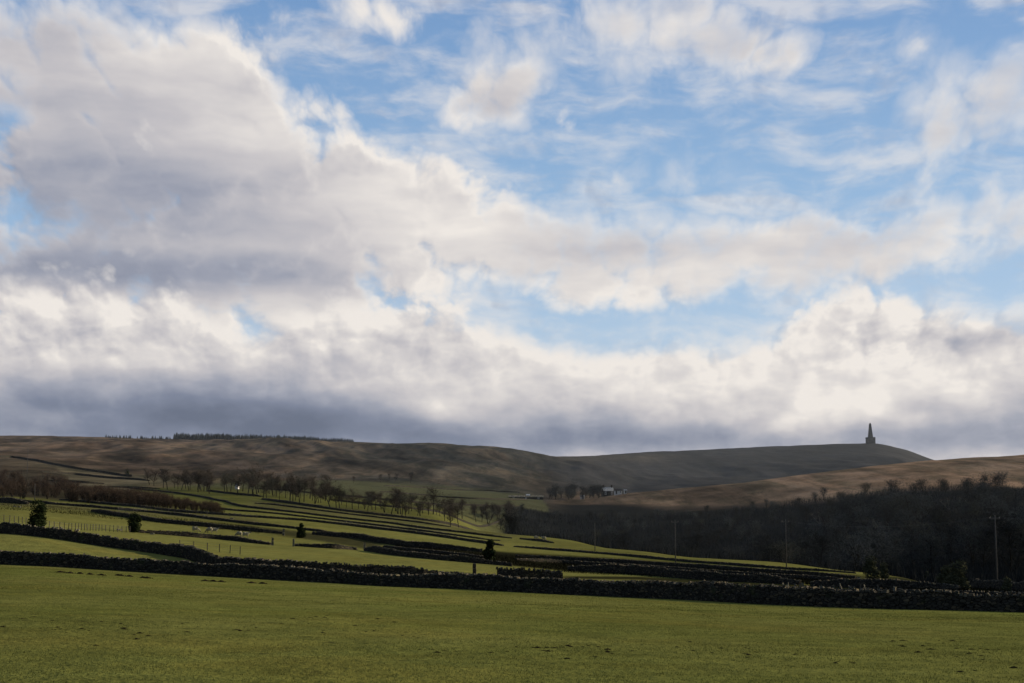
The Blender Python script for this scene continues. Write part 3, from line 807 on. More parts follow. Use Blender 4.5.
fence('short wooden post fence along the left edge above the second wall', [(-30, 519.5), (10, 522), (30, 525)], 12)
fence('wooden post fence below the brown scrub', [(118, 512), (150, 512), (175, 514)], 14)
fence('wooden post fence on the slope right of the scrub', [(196, 514.5), (225, 516.5), (256, 518)], 12)
fence('thin post fence in the grass above the dark wall', [(180, 548), (215, 551.5), (240, 554.5)], 6)

def pole(px, py, h, label, Y=None, arm=True):
    p = at(px, Y) if Y else hit(px, py)
    root = empty('telegraph_pole', p, 0.15); tag(root, label, 'telegraph pole')
    m = MB(); m.tube([(0, 0, -0.5), (0, 0, h * 0.5), (0, 0, h)], [0.11, 0.095, 0.07], 8); m.build('shaft', M_POLE, root, True)
    if arm:
        a = MB(); a.box((0, 0.14, h - 0.5), (1.5, 0.1, 0.12)); a.build('crossarm', M_POLE, root)
        for dx in (-0.65, 0.65):
            i = MB(); i.tube([(dx, 0.14, h - 0.44), (dx, 0.14, h - 0.34), (dx, 0.14, h - 0.26)], [0.03, 0.07, 0.04], 6); i.build('insulator', M_IRON, root)
    return p + Vector((0, 0.14, h - 0.3))
T5 = pole(786.5, 568, 9.2, 'grey wooden telegraph pole near the crest of the last field')
T6 = pole(997.5, 589, 9.6, 'tall grey telegraph pole near the right edge of the view')
pole(675.5, 562.5, 8.4, 'telegraph pole in front of the dark wood, left of the clearer pole')
pole(595, 551, 6.6, 'small thin telegraph pole standing at the edge of the wooded valley', arm=False)
pole(27, 480, 14, 'far dark pole on the left slope under the moor edge', arm=False)
pole(34.5, 500, 4.5, 'short pale pole at the foot of the brown scrub', arm=False)
pole(518.5, 497.5, 6.0, 'tiny pale pole by the far cottage', arm=False)
T8 = at(1180, 150) + Vector((0, 0, 9))
def wire(a, b, label, sag, r=0.004):
    pts = []
    for k in range(25):
        f = k / 24; q = a.lerp(b, f); q.z -= sag * 4 * f * (1 - f); pts.append(q)
    w = MB(); w.tube(pts, [r] * 25, 4); o = w.build('overhead_wire', M_IRON); tag(o, label, 'wire')
for dx, nm in ((-0.65, 'nearer'), (0.65, 'farther')):
    wire(T5 + Vector((dx, 0, 0)), T6 + Vector((dx, 0, 0)), nm + ' of two thin overhead wires strung between the right-hand poles', 1.2)
    wire(T6 + Vector((dx, 0, 0)), T8 + Vector((dx, 0, 0)), nm + ' of two thin wires running out of view past the tallest pole', 0.6)

# ------------------------------------------------------------------ trees
def limb(mb, p, d, L, r, n=4, bend=0.25, segs=4):
    pts, rs = [Vector(p)], [r]
    d = Vector(d).normalized()
    for i in range(segs):
        d = (d + Vector((random.gauss(0, bend), random.gauss(0, bend), random.gauss(0.08, bend * 0.5))) * 0.5).normalized()
        pts.append(pts[-1] + d * L / segs); rs.append(r * (1 - 0.8 * (i + 1) / segs))
    mb.tube(pts, rs, n, cap=False)
    return pts, rs

def twig(mb, p, d, L, w):
    """a forked bare twig: flat slivers that taper to a point"""
    d = Vector(d).normalized(); s = d.cross(Vector((random.gauss(0, 1), random.gauss(0, 1), random.gauss(0, 1)))).normalized() * w
    m = p + d * L * 0.5 + Vector((random.gauss(0, .06), random.gauss(0, .06), random.gauss(0.03, .05))) * L
    e = p + d * L
    mb.add([p - s, p + s, m + s * .7, m - s * .7, e], [(0, 1, 2, 3), (3, 2, 4)])
    return m, e

def bare_tree(h, spread, trunk_h, seed, twigs=420, bark=None, twm=None, w=0.035, stems=1, up=0.5, fill=0.0):
    random.seed(seed)
    root = empty('bare_tree')
    tk, cr = MB(), MB()
    r0 = h * 0.021
    tips = []
    for s in range(stems):
        d = Vector((random.gauss(0, .08 if stems == 1 else .3), random.gauss(0, .08 if stems == 1 else .3), 1))
        pts, rs = limb(tk, (random.gauss(0, .05 * stems), random.gauss(0, .05 * stems), -0.3), d, h * 0.8, r0, 6, 0.12, 7)
        for k in range(9):
            f = random.uniform(trunk_h, 0.98); i = min(int(f * 7), 6)
            p = pts[i].lerp(pts[i + 1], f * 7 - i)
            a = random.uniform(0, 2 * math.pi)
            d2 = Vector((math.cos(a), math.sin(a), random.uniform(0.35, 1.5) * up * 2))
            L = spread * random.uniform(0.55, 1.0) * (1.15 - 0.6 * abs(f - 0.55))
            bp, br = limb(tk, p, d2, L, r0 * 0.42, 4, 0.35, 4)
            tips += [bp[2], bp[3], bp[4]]
            for q in range(3):
                b2 = random.choice(bp[1:4]); a2 = random.uniform(0, 2 * math.pi)
                cp, _ = limb(tk, b2, Vector((math.cos(a2), math.sin(a2), random.uniform(0.1, 0.9))), L * 0.55, r0 * 0.2, 3, 0.4, 3)
                tips += cp[1:]
    for k in range(twigs):
        p = (random.choice(tips) if random.random() > fill else Vector((random.gauss(0, spread * .48), random.gauss(0, spread * .48), h * (0.62 + random.gauss(0, .17))))) + Vector((random.gauss(0, .25), random.gauss(0, .25), random.gauss(0, .2)))
        a = random.uniform(0, 2 * math.pi)
        d = Vector((math.cos(a), math.sin(a), random.uniform(-0.2, 1.3)))
        m, e = twig(cr, p, d, random.uniform(0.5, 1.3) * h / 10, w)
        for q in range(3):
            a = random.uniform(0, 2 * math.pi)
            twig(cr, m.lerp(e, random.random()), Vector((math.cos(a), math.sin(a), random.uniform(-0.1, 1.2))), random.uniform(0.35, 0.8) * h / 10, w * 0.8)
    tk.build('trunk', bark or M_BARK, root, True)
    cr.build('crown', twm or M_TWIG, root)
    return root

def leafy(h, w, seed, leaves=2600, mat=None, cone=0.5, name='evergreen_bush', size=0.16, lumps=9):
    random.seed(seed)
    root = empty(name)
    tk, cr = MB(), MB()
    limb(tk, (0, 0, -0.3), (0, 0, 1), h * 0.75, h * 0.03, 6, 0.1, 5)
    cl = []
    for k in range(lumps):
        f = random.uniform(0.1, 0.95); rr = (w / 2) * (1 - cone * f) * random.uniform(0.2, 0.75); a = random.uniform(0, 6.28)
        cl.append((Vector((math.cos(a) * rr, math.sin(a) * rr, h * f)), (w / 2) * (1 - cone * f) * random.uniform(0.45, 0.8)))
        limb(tk, (0, 0, h * f * 0.6), cl[-1][0] - Vector((0, 0, h * f * 0.6)), (cl[-1][0] - Vector((0, 0, h * f * 0.6))).length, h * 0.012, 4, 0.15, 3)
    cl.append((Vector((0, 0, h * 0.5)), w * 0.33)); cl.append((Vector((0, 0, h * 0.2)), w * 0.40)); cl.append((Vector((0.05, 0, h * 0.9)), w * 0.5 * (1.1 - cone)))
    for k in range(leaves):
        c, r = random.choice(cl)
        v = Vector((random.gauss(0, 1), random.gauss(0, 1), random.gauss(0, 1))).normalized() * r * random.uniform(0.55, 1.08) ** 0.7
        p = c + v
        if p.z < 0.05: p.z = random.uniform(0.05, 0.3)
        n = (v.normalized() + Vector((random.gauss(0, .5), random.gauss(0, .5), random.gauss(0, .5)))).normalized()
        u = n.cross(Vector((0.3, 0.2, 1))).normalized(); q = n.cross(u)
        s = size * random.uniform(0.6, 1.3)
        cr.add([p - u * s, p - q * s * .5, p + u * s, p + q * s * .5], [(0, 1, 2, 3)])
    tk.build('trunk', M_BARK, root)
    cr.build('crown', mat or M_LEAF, root)
    return root

def place_bush(o, px, py, label, cat='bush'):
    o.location = hit(px, py); tag(o, label, cat); return o
place_bush(leafy(3.3, 2.7, 5, 3200, cone=0.35), 36, 527.5, 'tall dark evergreen bush with a ragged top near the left edge')
place_bush(leafy(2.7, 2.3, 6, 2700, cone=0.3), 134, 532.5, 'round dark evergreen bush left of the grazing sheep')
place_bush(leafy(2.8, 2.2, 7, 2300, cone=0.7), 301, 538, 'small pointed dark bush beside a pale gatepost')
place_bush(leafy(3.2, 2.3, 8, 2600, cone=0.55), 490, 561.5, 'dark bush with a narrow top standing between the walls near the middle')
place_bush(leafy(3.3, 2.8, 9, 3000, M_OLIVE, 0.4), 871, 579, 'olive bush leaning left of a smaller one near the lit patch')
place_bush(leafy(2.4, 1.7, 10, 2200, M_OLIVE, 0.3), 884, 578.5, 'smaller olive bush close beside the leaning one')
place_bush(leafy(2.5, 2.0, 12, 2600, M_OLIVE, 0.35), 946.5, 588, 'rounded olive bush overlapping the larger one on the right')
place_bush(leafy(2.9, 2.7, 13, 3400, M_OLIVE, 0.3), 958.5, 590, 'largest round olive bush by the right-hand wall')
place_bush(leafy(1.4, 1.1, 14, 1400, M_OLIVE, 0.3), 1007, 592, 'small olive bush right of the tall pole')
place_bush(leafy(2.0, 1.2, 15, 1400, M_OLIVE, 0.4), 927, 581, 'little pale shrub in front of the dark wood')
place_bush(leafy(4.2, 3.6, 16, 1800, cone=0.4), 127, 476.5, 'lone dark bush at the end of the moor-edge wall')

protos = [bare_tree(10, 3.4, 0.38, 31, 700, fill=0.3, w=0.024), bare_tree(9, 3.6, 0.30, 32, 700, fill=0.3, w=0.024), bare_tree(11, 3.2, 0.42, 33, 700, fill=0.3, w=0.024), bare_tree(9.5, 3.8, 0.3, 34, 700, fill=0.3, twm=M_TWIG2, w=0.026),
          bare_tree(8, 3.4, 0.22, 35, 620, twm=M_TWIG2, stems=2, w=0.026),
          bare_tree(10, 4.0, 0.12, 36, 900, twm=M_WOODTWIG, w=0.036, fill=0.55), bare_tree(9, 4.4, 0.10, 37, 900, twm=M_WOODTWIG, stems=2, w=0.036, fill=0.55), bare_tree(11, 3.8, 0.16, 38, 900, twm=M_WOODTWIG, w=0.036, fill=0.55), bare_tree(8, 4.2, 0.08, 39, 1000, twm=M_TWIG2, stems=3, w=0.036, fill=0.55),
          bare_tree(12, 4.4, 0.30, 42, 800, fill=0.35, w=0.026), bare_tree(7, 3.4, 0.16, 43, 600, fill=0.3, stems=3, w=0.026)]
used = [False] * len(protos)
def put_tree(k, loc, sc, label, group, cat='tree'):
    rz = random.uniform(0, 6.28)
    o = protos[k]
    if not used[k]:
        used[k] = True
        o.location = loc; o.rotation_euler = (0, 0, rz); o.scale = (sc,) * 3
    else:
        o = dup(o, loc, rz, sc)
    o.rotation_euler = (random.gauss(0, .05), random.gauss(0, .05), rz)
    tag(o, label, cat, group)
    return o
random.seed(77)
ROW = [(264, 499.5), (500, 527)]
x_ = 263.0
while x_ < 452:
    py = np.interp(x_, [256, 264, 334, 384, 440, 500, 520], [498, 499.5, 508, 514, 521, 527, 530]) + random.uniform(-6.5, 0.3)
    put_tree(random.choice([0, 9, 2, 1, 3, 9, 10]), hit(x_, py), random.choice([0.5, 0.6, 0.7, 0.75, 0.8, 0.85, 0.9, 0.95]), 'tall bare tree in the long row across the hillside fields', 'bare trees in the hillside row')
    x_ += random.choice([1.5, 2.2, 2.8, 3.4, 4.6, 6.0])
for i in range(18):
    put_tree(random.choice([1, 3, 4, 0]), hit(random.uniform(440, 520), random.uniform(517, 530)), random.uniform(0.7, 1.05), 'dark bare tree crowded at the right end of the hillside row', 'bare trees at the end of the row')
for i in range(22):
    x_ = random.uniform(148, 212)
    put_tree(random.choice([0, 2, 2, 1]), hit(x_, np.interp(x_, [148, 212], [487, 493]) + random.uniform(-2.5, 1)), random.uniform(0.75, 0.95), 'bare tree in the compact grove left of the hillside row', 'bare trees in the compact grove')
for i in range(16):
    x_ = random.uniform(216, 300)
    put_tree(random.choice([0, 2, 3]), hit(x_, np.interp(x_, [216, 258, 300], [493, 496, 500]) + random.uniform(-4, 1)), random.uniform(0.8, 1.1), 'bare tree in the dark grove around the white gable', 'bare trees around the white gable')
for i in range(8):
    x_ = random.uniform(352, 445)
    put_tree(random.choice([3, 4, 1]), hit(x_, np.interp(x_, [340, 450], [482, 483]) + random.uniform(-3, 1.5)), random.uniform(0.5, 0.8), 'small dark tree at the foot of the moor behind the row', 'small trees at the foot of the moor')
for i in range(20):
    x_ = random.choice([random.uniform(549, 575), random.uniform(582, 602), random.uniform(549, 602)])
    put_tree(random.choice([5, 6, 7]), at(x_, 1005 + random.uniform(-30, 25)), random.uniform(0.7, 1.0), 'bare tree in the dark clump beside the far farm', 'bare trees beside the far farm')
# the wooded side of the valley
n_w, tries = 0, 0
cells = {}
while n_w < 185 and tries < 9000:
    tries += 1
    px = random.uniform(505, 1075)
    Y = random.uniform(265, 850)
    ylo = np.interp(px, [505, 560, 640, 768, 870, 936, 1024, 1075], [468, 475, 430, 372, 325, 330, 290, 270])
    yhi = np.interp(px, [505, 560, 600, 640, 700, 740, 768, 800, 850, 900, 960, 1024, 1075], [768, 772, 772, 768, 762, 768, 770, 766, 766, 748, 732, 690, 668])
    if not (ylo < Y < yhi): continue
    if random.random() > (Y / 850) ** 0.5: continue
    x = bearing(px) * Y
    key = (int(x // 6), int(Y // 12))
    if key in cells: continue
    cells[key] = 1
    k = random.choice([5, 6, 7, 8])
    put_tree(k, Vector((x, Y, gz(x, Y))), random.uniform(0.75, 1.15) * float(np.interp(Y, [300, 600, 800], [1.05, 0.90, 0.42]) * np.interp(px, [740, 860], [0.9, 1.25])), 'bare tree in the dark wood across the valley', 'bare trees of the valley wood'); n_w += 1
birch = bare_tree(9, 2.6, 0.35, 41, 200, M_BIRCH, M_TWIG, w=0.025, stems=2)
for i, (px, Y) in enumerate([(876, 655), (902, 668), (958, 610), (949, 615), (820, 650)]):
    o = birch if i == 0 else dup(birch, (0, 0, 0))
    o.location = at(px, Y); o.rotation_euler = (0, 0, random.uniform(0, 6)); o.scale = (random.uniform(0.65, 0.8),) * 3
    tag(o, ['pale forked birch near the top of the wood below the monument', 'slim pale birch right of the forked birch', 'pale birch with bright trunk near the upper edge of the wood on the right', 'dim pale birch just left of the bright-trunked birch', 'faint pale birch at the left of the upper wood'][i], 'tree')

# scrub of reddish bare willow
will = [bare_tree(3.6, 1.7, 0.05, 51 + k, 330, M_BARK, M_REDTWIG, w=0.032, stems=5, up=0.9, fill=0.2) for k in range(3)]
for w_ in will: w_.name = 'willow_shrub'
wu = [False] * 3
random.seed(5)
for i in range(210):
    t = random.random()
    x_ = -30 + 252 * t
    lo = np.interp(x_, [-40, 60, 128, 222], [495, 501.5, 506, 515]); hi = np.interp(x_, [-40, 55, 75, 128, 222], [474, 480, 494, 500, 511])
    p = hit(x_, random.uniform(hi, lo))
    k = random.randrange(3); sc = random.uniform(0.75, 1.25) * np.interp(x_, [0, 130, 222], [1.15, 1.0, 0.6])
    if not wu[k]: wu[k] = True; o = will[k]; o.location = p; o.scale = (sc,) * 3
    else: o = dup(will[k], p, random.uniform(0, 6), sc)
    tag(o, 'leafless reddish-brown shrub in the scrub belt on the left slope', 'shrub', 'reddish shrubs of the scrub belt')

# conifers along the skyline
def conifer(h, seed):
    random.seed(seed)
    root = empty('conifer'); tk, cr = MB(), MB()
    tk.tube([(0, 0, -0.5), (0, 0, h * 0.5), (0, 0, h * 0.96)], [0.2, 0.13, 0.03], 5)
    z = h * 0.12
    while z < h:
        r = (1 - z / h) ** 0.6 * h * 0.30 + 0.3
        n = 9
        for k in range(n):
            a = 2 * math.pi * k / n + random.uniform(-.3, .3); rr = r * random.uniform(0.75, 1.15)
            e = Vector((math.cos(a) * rr, math.sin(a) * rr, z - rr * 0.35)); s = Vector((-math.sin(a), math.cos(a), 0)) * rr * 0.42
            cr.add([(0, 0, z + 0.4), e * 0.6 + s + Vector((0, 0, z * 0.4)), e, e * 0.6 - s + Vector((0, 0, z * 0.4))], [(0, 1, 2, 3)])
        z += h * 0.07
    tk.build('trunk', M_BARK, root); cr.build('crown', M_CONIFER, root)
    return root
con = [conifer(10, 61), conifer(11, 62), conifer(9, 63)]
cu = [False] * 3
random.seed(8)
def put_conifer(px, Y, sc, label, group):
    k = random.randrange(3)
    p = at(px, Y)
    if not cu[k]: cu[k] = True; o = con[k]; o.location = p; o.scale = (sc,) * 3
    else: o = dup(con[k], p, random.uniform(0, 6), sc)
    tag(o, label, 'conifer', group)
for i in range(230):
    px = 174 + 180 * (i + random.random()) / 230
    sc = random.uniform(0.72, 0.98) * np.interp(px, [174, 185, 300, 352], [1.0, 1.1, 0.85, 0.5])
    put_conifer(px, random.uniform(2230, 2290), sc, 'dark conifer in the plantation along the moor skyline', 'conifers of the skyline plantation')
for i in range(60):
    put_conifer(random.uniform(104, 176), random.uniform(2230, 2280), random.uniform(0.2, 0.55), 'low dark conifer at the thin left end of the skyline plantation', 'small conifers on the skyline')

# ------------------------------------------------------------------ buildings
def house(name, loc, L, Dp, hw, hr, rz, label, cat, wallm, roofm, windows=(), chimneys=(), door=None):
    root = empty(name, loc, rz); tag(root, label, cat)
    w = MB()
    x, y = L / 2, Dp / 2
    w.add([(-x, -y, -0.8), (x, -y, -0.8), (x, y, -0.8), (-x, y, -0.8), (-x, -y, hw), (x, -y, hw), (x, y, hw), (-x, y, hw), (-x, 0, hw + hr), (x, 0, hw + hr)],
          [(0, 1, 5, 4), (1, 2, 6, 9, 5), (2, 3, 7, 6), (3, 0, 4, 8, 7)])
    w.build('wall', wallm, root)
    r = MB(); e = 0.35
    sl = hr / y
    for sg in (-1, 1):
        a = [(-x - e, sg * (y + e), hw - e * sl + 0.05), (x + e, sg * (y + e), hw - e * sl + 0.05), (x + e, 0, hw + hr + 0.05), (-x - e, 0, hw + hr + 0.05)]
        b = [(p[0], p[1], p[2] + 0.22) for p in a]
        r.add(a + b, [(0, 1, 2, 3), (4, 5, 6, 7), (0, 1, 5, 4), (1, 2, 6, 5), (3, 0, 4, 7)])
    ro = r.build('roof', roofm, root)
    for cx in chimneys:
        c = MB(); c.box((cx, 0, hw + hr + 0.6), (0.9, 0.8, 1.8)); c.box((cx, 0, hw + hr + 1.55), (1.05, 0.95, 0.15)); c.tube([(cx, 0, hw + hr + 1.6), (cx, 0, hw + hr + 2.0)], [0.16, 0.13], 6)
        c.build('chimney', wallm, ro)
    for (cx, cz, ww, wh) in windows:
        f = MB(); f.box((cx, -y - 0.03, cz), (ww + 0.3, 0.1, wh + 0.3)); fo = f.build('window', M_WHITE, root)
        g = MB(); g.box((cx, -y - 0.09, cz), (ww, 0.03, wh)); g.build('pane', M_GLASS, fo)
    if door:
        d = MB(); d.box((door, -y - 0.04, 0.95), (1.0, 0.1, 2.1)); d.box((door, -y - 0.1, 1.75), (0.6, 0.04, 0.3)); d.build('door', M_WOOD, root)
    return root
hy = 1010
fp = at(607.5, hy)
house('farmhouse', fp + Vector((0, 0, 0.4)), 7.0, 5.5, 3.0, 2.2, 0.25, 'far stone farmhouse with pale grey roof at the left end of the brown spur', 'house', M_DARKSTONE, M_SLATE,
      [(-2.2, 2.25, 0.8, 0.7), (2.2, 2.25, 0.8, 0.7), (-2.2, 0.9, 0.8, 0.9), (2.2, 0.9, 0.8, 0.9)], [-2.9, 2.9], 0.01)
fp = at(618, 1004)
house('farm_outbuilding', fp + Vector((0, 0, 0.5)), 5.0, 3.5, 2.2, 1.0, 0.0, 'low white farm outbuilding right of the stone farmhouse', 'outbuilding', M_WHITE, M_DARKSTONE, [(1.5, 1.3, 0.7, 0.8)], (), -1.2)
fp = at(625.3, 1000)
house('white_shed', fp + Vector((0, 0, 0.4)), 1.6, 2.0, 1.6, 0.6, 0.1, 'tiny white shed at the right end of the farm buildings', 'shed', M_WHITE, M_SLATE, [], (), 0.1)
fp = at(582.3, 985)
house('white_cottage', fp, 2.4, 2.4, 1.7, 0.8, 0.1, 'small white building in front of the dark trees by the farm', 'outbuilding', M_WHITE, M_SLATE, [], (), 0.3)
fp = hit(528, 498.6)
house('white_cottage', fp, 1.8, 2.0, 1.9, 0.7, 0.1, 'tiny bright white hut at the end of the far green fields', 'hut', M_WHITE, M_WHITE, [], (), 0.2)
fp = hit(237.5, 489)
house('gabled_cottage', fp, 3.0, 1.3, 1.7, 0.8, 1.45, 'small cottage with a bright white gable hidden among bare trees', 'cottage', M_WHITE, M_DARKSTONE, [(0, 1.2, 0.4, 0.45)], (), 0.9)
fp = hit(528, 497.2)
house('long_barn', at(526, 960), 22, 5, 1.0, 0.9, 0.0, 'long low barn with a thin pale roof behind the far fields', 'barn', M_DARKSTONE, M_PALE, [(-8, 0.4, 0.8, 0.5), (0, 0.4, 0.8, 0.5), (8, 0.4, 0.8, 0.5)], ())

# ------------------------------------------------------------------ the monument on the hill
mp = at(870.6, 2750)
mon = empty('hilltop_monument', mp, 0.2); tag(mon, 'tall dark stone obelisk on a square base on the far hilltop', 'monument')
def frustum(mb, z0, z1, a0, a1):
    vs = [(sx * a0, sy * a0, z0) for sx, sy in ((-1, -1), (1, -1), (1, 1), (-1, 1))] + [(sx * a1, sy * a1, z1) for sx, sy in ((-1, -1), (1, -1), (1, 1), (-1, 1))]
    mb.add(vs, [(3, 2, 1, 0), (4, 5, 6, 7), (0, 1, 5, 4), (1, 2, 6, 5), (2, 3, 7, 6), (3, 0, 4, 7)])
b = MB(); frustum(b, -4, 9.2, 6.3, 6.1)
for sx in (-1, 1):
    for sy in (-1, 1): b.box((sx * 5.9, sy * 5.9, 4), (1.6, 1.6, 9.6))
b.build('pedestal', M_MONUMENT, mon)
b = MB(); b.box((0, 0, 9.65), (14.4, 14.4, 0.9)); b.box((0, 0, 10.3), (13.4, 13.4, 0.35))
for k in range(9):
    for s in (-1, 1): b.box((-6.2 + 1.55 * k, s * 6.3, 10.9), (0.5, 0.5, 0.9)); b.box((s * 6.3, -6.2 + 1.55 * k, 10.9), (0.5, 0.5, 0.86))
b.build('balcony', M_MONUMENT, mon)
b = MB(); frustum(b, 10.48, 35.0, 3.7, 1.5); frustum(b, 35.0, 37.4, 1.5, 0.7); b.build('obelisk_shaft', M_MONUMENT, mon)
b = MB(); b.box((0, -6.35, 1.6), (2.2, 0.4, 4.2)); b.tube([(0, -6.2, 3.7), (0, -6.6, 3.7)], [1.1, 1.1], 12); b.build('doorway', M_GLASS, mon)

# ------------------------------------------------------------------ sheep
def sheep(seed, graze):
    random.seed(seed)
    root = empty('sheep')
    bm = bmesh.new()
    verts = [((-0.52, 0, 0.62), 0.16), ((-0.36, 0, 0.62), 0.27), ((0, 0, 0.60), 0.30), ((0.34, 0, 0.62), 0.25)]
    neck = [((0.52, 0, 0.70), 0.15), ((0.64, 0, 0.82), 0.10)] if not graze else [((0.52, 0, 0.52), 0.15), ((0.64, 0, 0.32), 0.10)]
    head = [((0.76, 0, 0.86), 0.085), ((0.88, 0, 0.80), 0.055)] if not graze else [((0.72, 0, 0.18), 0.085), ((0.80, 0, 0.07), 0.055)]
    me = bpy.data.meshes.new('fleece')
    ch = verts + neck + head
    leg = []
    edges = [(i, i + 1) for i in range(len(ch) - 1)]
    vs = list(ch)
    for (lx, ly, at_i) in ((-0.36, 0.14, 1), (-0.36, -0.14, 1), (0.32, 0.13, 3), (0.32, -0.13, 3)):
        b0 = len(vs); k = -0.05 if lx < 0 else 0.02
        vs += [((lx, ly, 0.42), 0.085), ((lx + k, ly, 0.22), 0.045), ((lx - k * .3, ly, 0.02), 0.035)]
        edges += [(at_i, b0), (b0, b0 + 1), (b0 + 1, b0 + 2)]
    me.from_pydata([v for v, r in vs], edges, [])
    o = bpy.data.objects.new('body', me); COL.objects.link(o); o.parent = root
    sk = o.modifiers.new('skin', 'SKIN')
    for i, (v, r) in enumerate(vs):
        me.skin_vertices[0].data[i].radius = (r, r)
    me.skin_vertices[0].data[2].use_root = True
    o.modifiers.new('sub', 'SUBSURF').levels = 1
    o.modifiers['sub'].render_levels = 1
    me.materials.append(M_WOOL)
    hd = MB(); a, b_ = Vector(head[0][0]), Vector(head[1][0])
    dirv = (b_ - a).normalized(); hd.tube([a - dirv * .06, a + dirv * .05, b_, b_ + dirv * .06], [0.07, 0.098, 0.07, 0.03], 8)
    for s in (-1, 1):
        hd.add([a + Vector((-.02, s * .07, .05)), a + Vector((.03, s * .2, .02)), a + Vector((-.05, s * .19, .0))], [(0, 1, 2)])
    hd.build('face', M_FACE, root, True)
    return root
sp = [sheep(1, True), sheep(2, False)]
su = [False, False]
for px, py, k, rz, lab in [(195.5, 532.2, 0, 0.3, 'leftmost grazing sheep behind the wall right of the round bush'), (209.5, 532.8, 0, 2.9, 'sheep standing left of its close neighbour behind the wall'), (214.5, 533.2, 1, 0.2, 'sheep close to the right of its neighbour in the middle pair'),
                           (239, 537, 0, 2.8, 'left sheep of the pair nearest the gateway'), (245.5, 537.6, 1, 0.3, 'right sheep of the pair nearest the gateway'),
                           (536, 539.5, 0, 0.2, 'left one of two pale sheep behind the short wall'), (544, 540.3, 1, 2.8, 'right one of two pale sheep behind the short wall'), (194, 532.0, 1, 1.8, 'sheep half hidden behind the leftmost grazing one')]:
    p = hit(px, py)
    if not su[k]: su[k] = True; o = sp[k]; o.location = p; o.rotation_euler = (0, 0, rz)
    else: o = dup(sp[k], p, rz)
    o.scale = (1.15,) * 3
    tag(o, lab, 'sheep', 'sheep on the hillside')

# ------------------------------------------------------------------ molehills, tufts and grass
def molehill(seed):
    random.seed(seed)
    n, m = 14, 5; vs, fs = [(0, 0, 0.16)], []
    for r in range(1, m + 1):
        for k in range(n):
            a = 2 * math.pi * k / n; q = r / m
            rr = 0.30 * q * random.uniform(0.85, 1.15)
            vs.append((math.cos(a) * rr, math.sin(a) * rr, 0.17 * (1 - q) ** 0.9 + random.uniform(-.02, .025) - (0.03 if r == m else 0)))
    for k in range(n): fs.append((0, 1 + k, 1 + (k + 1) % n))
    for r in range(m - 1):
        for k in range(n):
            a = 1 + r * n + k; b2 = 1 + r * n + (k + 1) % n
            fs.append((a, a + n, b2 + n, b2))
    mb = MB(); mb.add(vs, fs)
    for k in range(22):
        a = random.uniform(0, 6.28); q = random.uniform(0.05, 0.42)
        mb.box((math.cos(a) * q, math.sin(a) * q, max(0.0, 0.15 * (1 - q / .33)) + 0.01), (random.uniform(.03, .08),) * 3, random.uniform(0, 3), 0.7, (random.uniform(-.5, .5), 0), 0.012)
    return mb.build('molehill', M_SOIL)
mh = [molehill(k) for k in range(4)]; mu = [False] * 4
random.seed(19)
spots = [(60, 572.5), (70, 573.3), (80, 573.8), (90, 574.6), (101, 575.4), (118, 575.6), (121, 575.9), (129, 576.6), (143, 578), (147, 578.3), (205, 581.2), (213, 581.6), (221, 582), (251, 583.2), (262, 583.8)]
spots += [(3, 627), (8, 628), (34, 617), (30, 617.5), (22, 618.5), (52, 620.5), (88, 623), (93, 622.5), (102, 624), (103, 634.5), (96, 645.5), (138, 616), (187, 632), (240, 631), (245, 632), (248, 630.5), (271, 640), (355, 625.5)]
spots += [(918, 652.5), (951, 653), (957, 657), (945, 656.5), (903, 646.5), (994, 650), (999, 650), (1014, 649.5), (1016, 664), (983, 660), (1014, 668), (960, 672), (975, 671), (548, 651.5), (552, 650.5), (590, 652), (632, 651), (690, 642), (755, 652), (800, 647)]
for i in range(46):
    if random.random() < 0.4: cx, cy = random.uniform(0, 420), 616 + abs(random.gauss(10, 9))
    else: cx, cy = random.uniform(420, 1024), random.gauss(652, 8)
    for k in range(random.randint(1, 5)): spots.append((cx + random.gauss(0, 9), cy + random.gauss(0, 1.6)))
for i, (px, py) in enumerate(spots):
    p = hit(px, py); k = random.randrange(4)
    big = 0.85 if py < 590 else random.choice([0.06, 0.08, 0.10, 0.12, 0.15, 0.20])
    if not mu[k]: mu[k] = True; o = mh[k]
    else: o = mh[k].copy(); COL.objects.link(o)
    o.location = p; o.rotation_euler = (0, 0, random.uniform(0, 6)); o.scale = (big * random.uniform(1.0, 1.6), big, big * (0.9 if py < 590 else random.uniform(0.5, 0.9)))
    if py < 590: tag(o, 'dark molehill in the line near the far wall on the left', 'molehill', 'molehills near the far wall')
    elif px < 400: tag(o, 'small dark clod of earth in the left half of the foreground field', 'earth clod', 'earth clods in the left foreground')
    else: tag(o, 'small dark clod of earth in the right half of the foreground field', 'earth clod', 'earth clods in the right foreground')
    if py >= 590: o.name = 'earth_clod'

